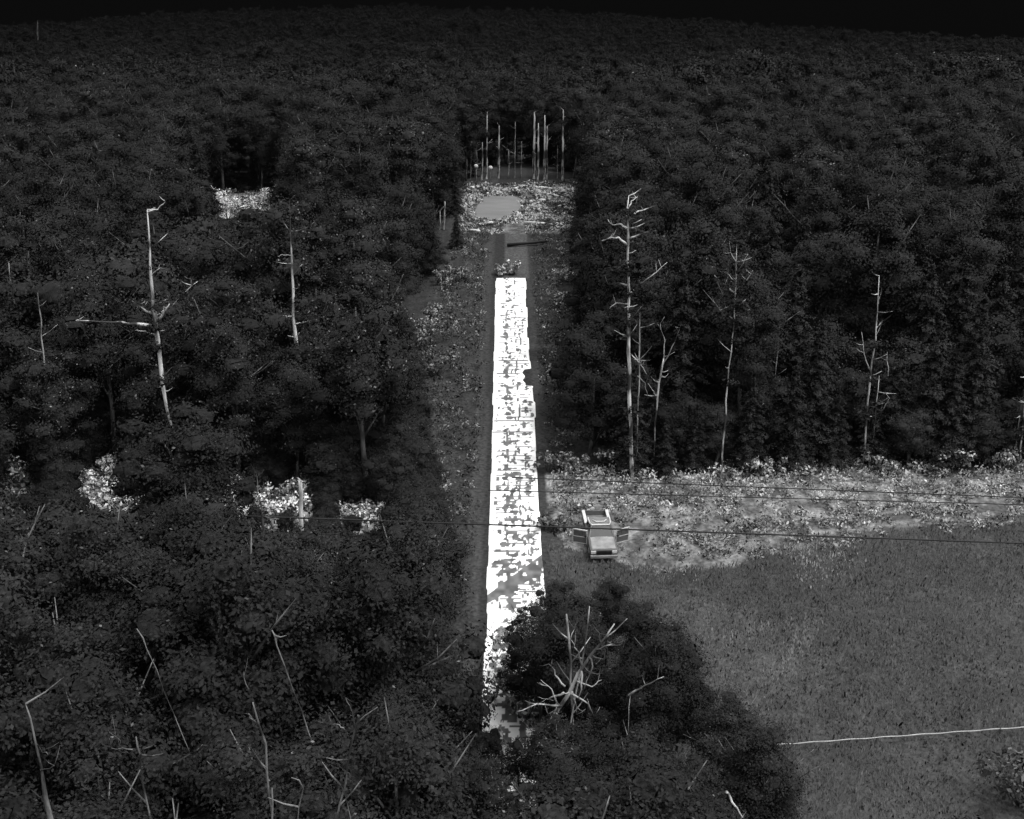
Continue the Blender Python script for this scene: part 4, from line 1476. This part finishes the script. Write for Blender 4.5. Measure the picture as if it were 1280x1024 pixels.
mb = MB()
mb.prism([[(-.86, -1.31, 1.2), (.86, -1.31, 1.2), (.68, -.60, zt - .05), (-.68, -.60, zt - .05)], [(-.86, -1.29, 1.19), (.86, -1.29, 1.19), (.68, -.58, zt - .06), (-.68, -.58, zt - .06)]], None)
mb.build('windscreen', MT['dark'], truck)
mb = MB()
mb.prism([[(-.84, .66, 1.2), (.84, .66, 1.2), (.68, .60, zt - .08), (-.68, .60, zt - .08)], [(-.84, .64, 1.2), (.84, .64, 1.2), (.68, .58, zt - .08), (-.68, .58, zt - .08)]], None)
mb.build('rear_window', MT['dark'], truck)
for s in (-1, 1):
    mb = MB()
    mb.box(s * .52 - .24, s * .52 + .24, -.42, .05, .62, .80)
    mb.box(s * .52 - .22, s * .52 + .22, .02, .16, .80, 1.42)
    mb.box(s * .52 - .12, s * .52 + .12, .04, .13, 1.44, 1.60)
    mb.build('seat', MT['trim'], truck, bevel=.03)
# bed: floor, sides, tailgate
mb = MB()
mb.box(-.80, .80, .84, 2.80, .72, .80)
mb.build('bed_floor', MT['bed'], truck)
mb = MB()
for s in (-1, 1):
    pr = [(.78, .45), (.78, 1.22), (2.84, 1.22), (2.86, .48), (2.22, .46), (2.12, .70), (1.88, .84), (1.56, .82), (1.34, .66), (1.26, .46)]
    a_, b_ = (s * .80, s * 1.0)
    mb.prism([ring_x(a_, pr), ring_x(b_, pr)] if s > 0 else [ring_x(b_, pr), ring_x(a_, pr)], None)
mb.box(-.798, .798, .785, .83, .5, 1.21)
mb.build('bed_side', MT['body'], truck, bevel=.02)
mb = MB()
for s in (-1, 1):
    mb.box(s * .90 - .11, s * .90 + .11, .80, 2.84, 1.222, 1.262)
mb.box(-.789, .789, .77, .85, 1.222, 1.262)
mb.build('bed_rail', MT['edge'], truck)
mb = MB()
arc = [(-.80, .55, zt - .03), (-.78, -.2, zt + .0), (-.66, -.60, zt + .0), (.66, -.60, zt + .0), (.78, -.2, zt + .0), (.80, .55, zt - .03)]
mb.tube(arc, .06, 6)
mb.tube([(-.5, .1, zt + .05), (-.3, -.2, zt + .06), (.3, -.2, zt + .06), (.5, .1, zt + .05)], .045, 5)
mb.build('roof_rail', MT['edge'], truck)
mb = MB()
mb.box(-.62, .62, .92, 1.5, .802, 1.10)
mb.box(-.60, -.02, .94, 1.48, 1.101, 1.13)
mb.box(.02, .60, .94, 1.48, 1.101, 1.13)
mb.build('tool_box', MT['trim'], truck, bevel=.015)
mb = MB()
mb.box(-.797, .797, 2.80, 2.88, .55, 1.20)
mb.build('tailgate', MT['body'], truck, bevel=.015)
mb = MB()
mb.box(-.99, .99, -3.03, -2.86, .40, .62)
mb.build('front_bumper', MT['hood'], truck, bevel=.03)
mb = MB()
mb.box(-.55, .55, -2.925, -2.80, .66, .95)
for k in range(4):
    mb.box(-.53, .53, -2.94, -2.90, .69 + .065 * k, .72 + .065 * k)
mb.build('grille', MT['dark'], truck)
for s in (-1, 1):
    mb = MB()
    mb.box(s * .76 - .18, s * .76 + .18, -2.90, -2.72, .72, .95)
    mb.build('headlight', MT['lamp'], truck, bevel=.03)
    # open door, hinged at the front edge, swung out about 65 degrees
    d = bpy.data.objects.new('door', None)
    mb = MB()
    mb.box(-.035, .035, 0, 1.15, 0, .62)                     # lower panel
    me_ = None
    mb2 = MB()
    mb2.box(-.034, .034, .02, .09, .621, 1.19)
    mb2.box(-.034, .034, 1.07, 1.15, .621, 1.19)
    mb2.box(-.034, .034, .091, 1.069, 1.10, 1.19)
    mb2.box(s * .036 - .01, s * .036 + .01, .01, 1.14, .55, .615)
    mb2.box(s * .036 - .01, s * .036 + .01, .01, .08, .01, .549)
    mb2.box(s * .036 - .01, s * .036 + .01, 1.07, 1.14, .01, .549)
    mb2.box(s * .036 - .01, s * .036 + .01, .081, 1.069, .01, .08)
    mb.box(-.03, .03, .48, .53, .621, 1.099)
    dd = mb.build('door', MT['body'], truck, bevel=.012)
    dd.location = (s * 1.02, -1.22, .58)
    dd.rotation_euler = (0, math.radians(s * 4), math.radians(-s * 68))
    mb2.build('frame', MT['edge'], dd)
    g_ = MB()
    g_.box(-.008, .008, .095, .475, .625, 1.095)
    g_.box(-.008, .008, .535, 1.065, .625, 1.095)
    g_.build('window', MT['trim'], dd)
    h_ = MB()
    h_.box(s * .04 - .015, s * .04 + .015, .95, 1.08, .50, .54)
    h_.build('handle', MT['dark'], dd)
    mm = MB()
    mm.box(s * .02 - .05 + s * .12, s * .02 + .05 + s * .12, .04, .18, .66, .86)
    mm.build('mirror', MT['dark'], dd, bevel=.02)
    for yy in (-1.80, 1.72):
        w_ = bpy.data.objects.new('wheel', None)
        mb = MB()
        rg = []
        for xx, r_ in ((-.13, .30), (-.12, .37), (.12, .37), (.13, .30)):
            rg.append([(xx, r_ * math.cos(t_), r_ * math.sin(t_)) for t_ in np.linspace(0, 6.283, 21)[:-1]])
        mb.prism(rg, None)
        wh = mb.build('wheel', MT['tyre'], truck)
        wh.location = (s * .87, yy, .37)
        mb = MB()
        rg = []
        for xx, r_ in ((s * .10, .24), (s * .14, .22), (s * .15, .10)):
            rg.append([(xx, r_ * math.cos(t_), r_ * math.sin(t_)) for t_ in np.linspace(0, 6.283, 17)[:-1]])
        mb.prism(rg, None)
        mb.build('rim', MT['rim'], wh)
print('done')

# ------------------------------------------------------------------ added absorbing volume that darkens the far forest
hb = MB()
hb.box(-3300, 3300, -80, 3650, -400, 90)
hm = bpy.data.materials.new('dark_air')
hm.use_nodes = True
t = hm.node_tree
for n in list(t.nodes):
    t.nodes.remove(n)
ho = t.nodes.new('ShaderNodeOutputMaterial')
pv = t.nodes.new('ShaderNodeVolumePrincipled')
pv.inputs['Color'].default_value = (.004, .004, .004, 1)
pv.inputs['Density'].default_value = 0.0013
t.links.new(pv.outputs[0], ho.inputs['Volume'])
tag(hb.build('dark_haze', hm), 'added dark absorbing volume between the camera and the horizon', 'dark_haze', None, 'stuff')
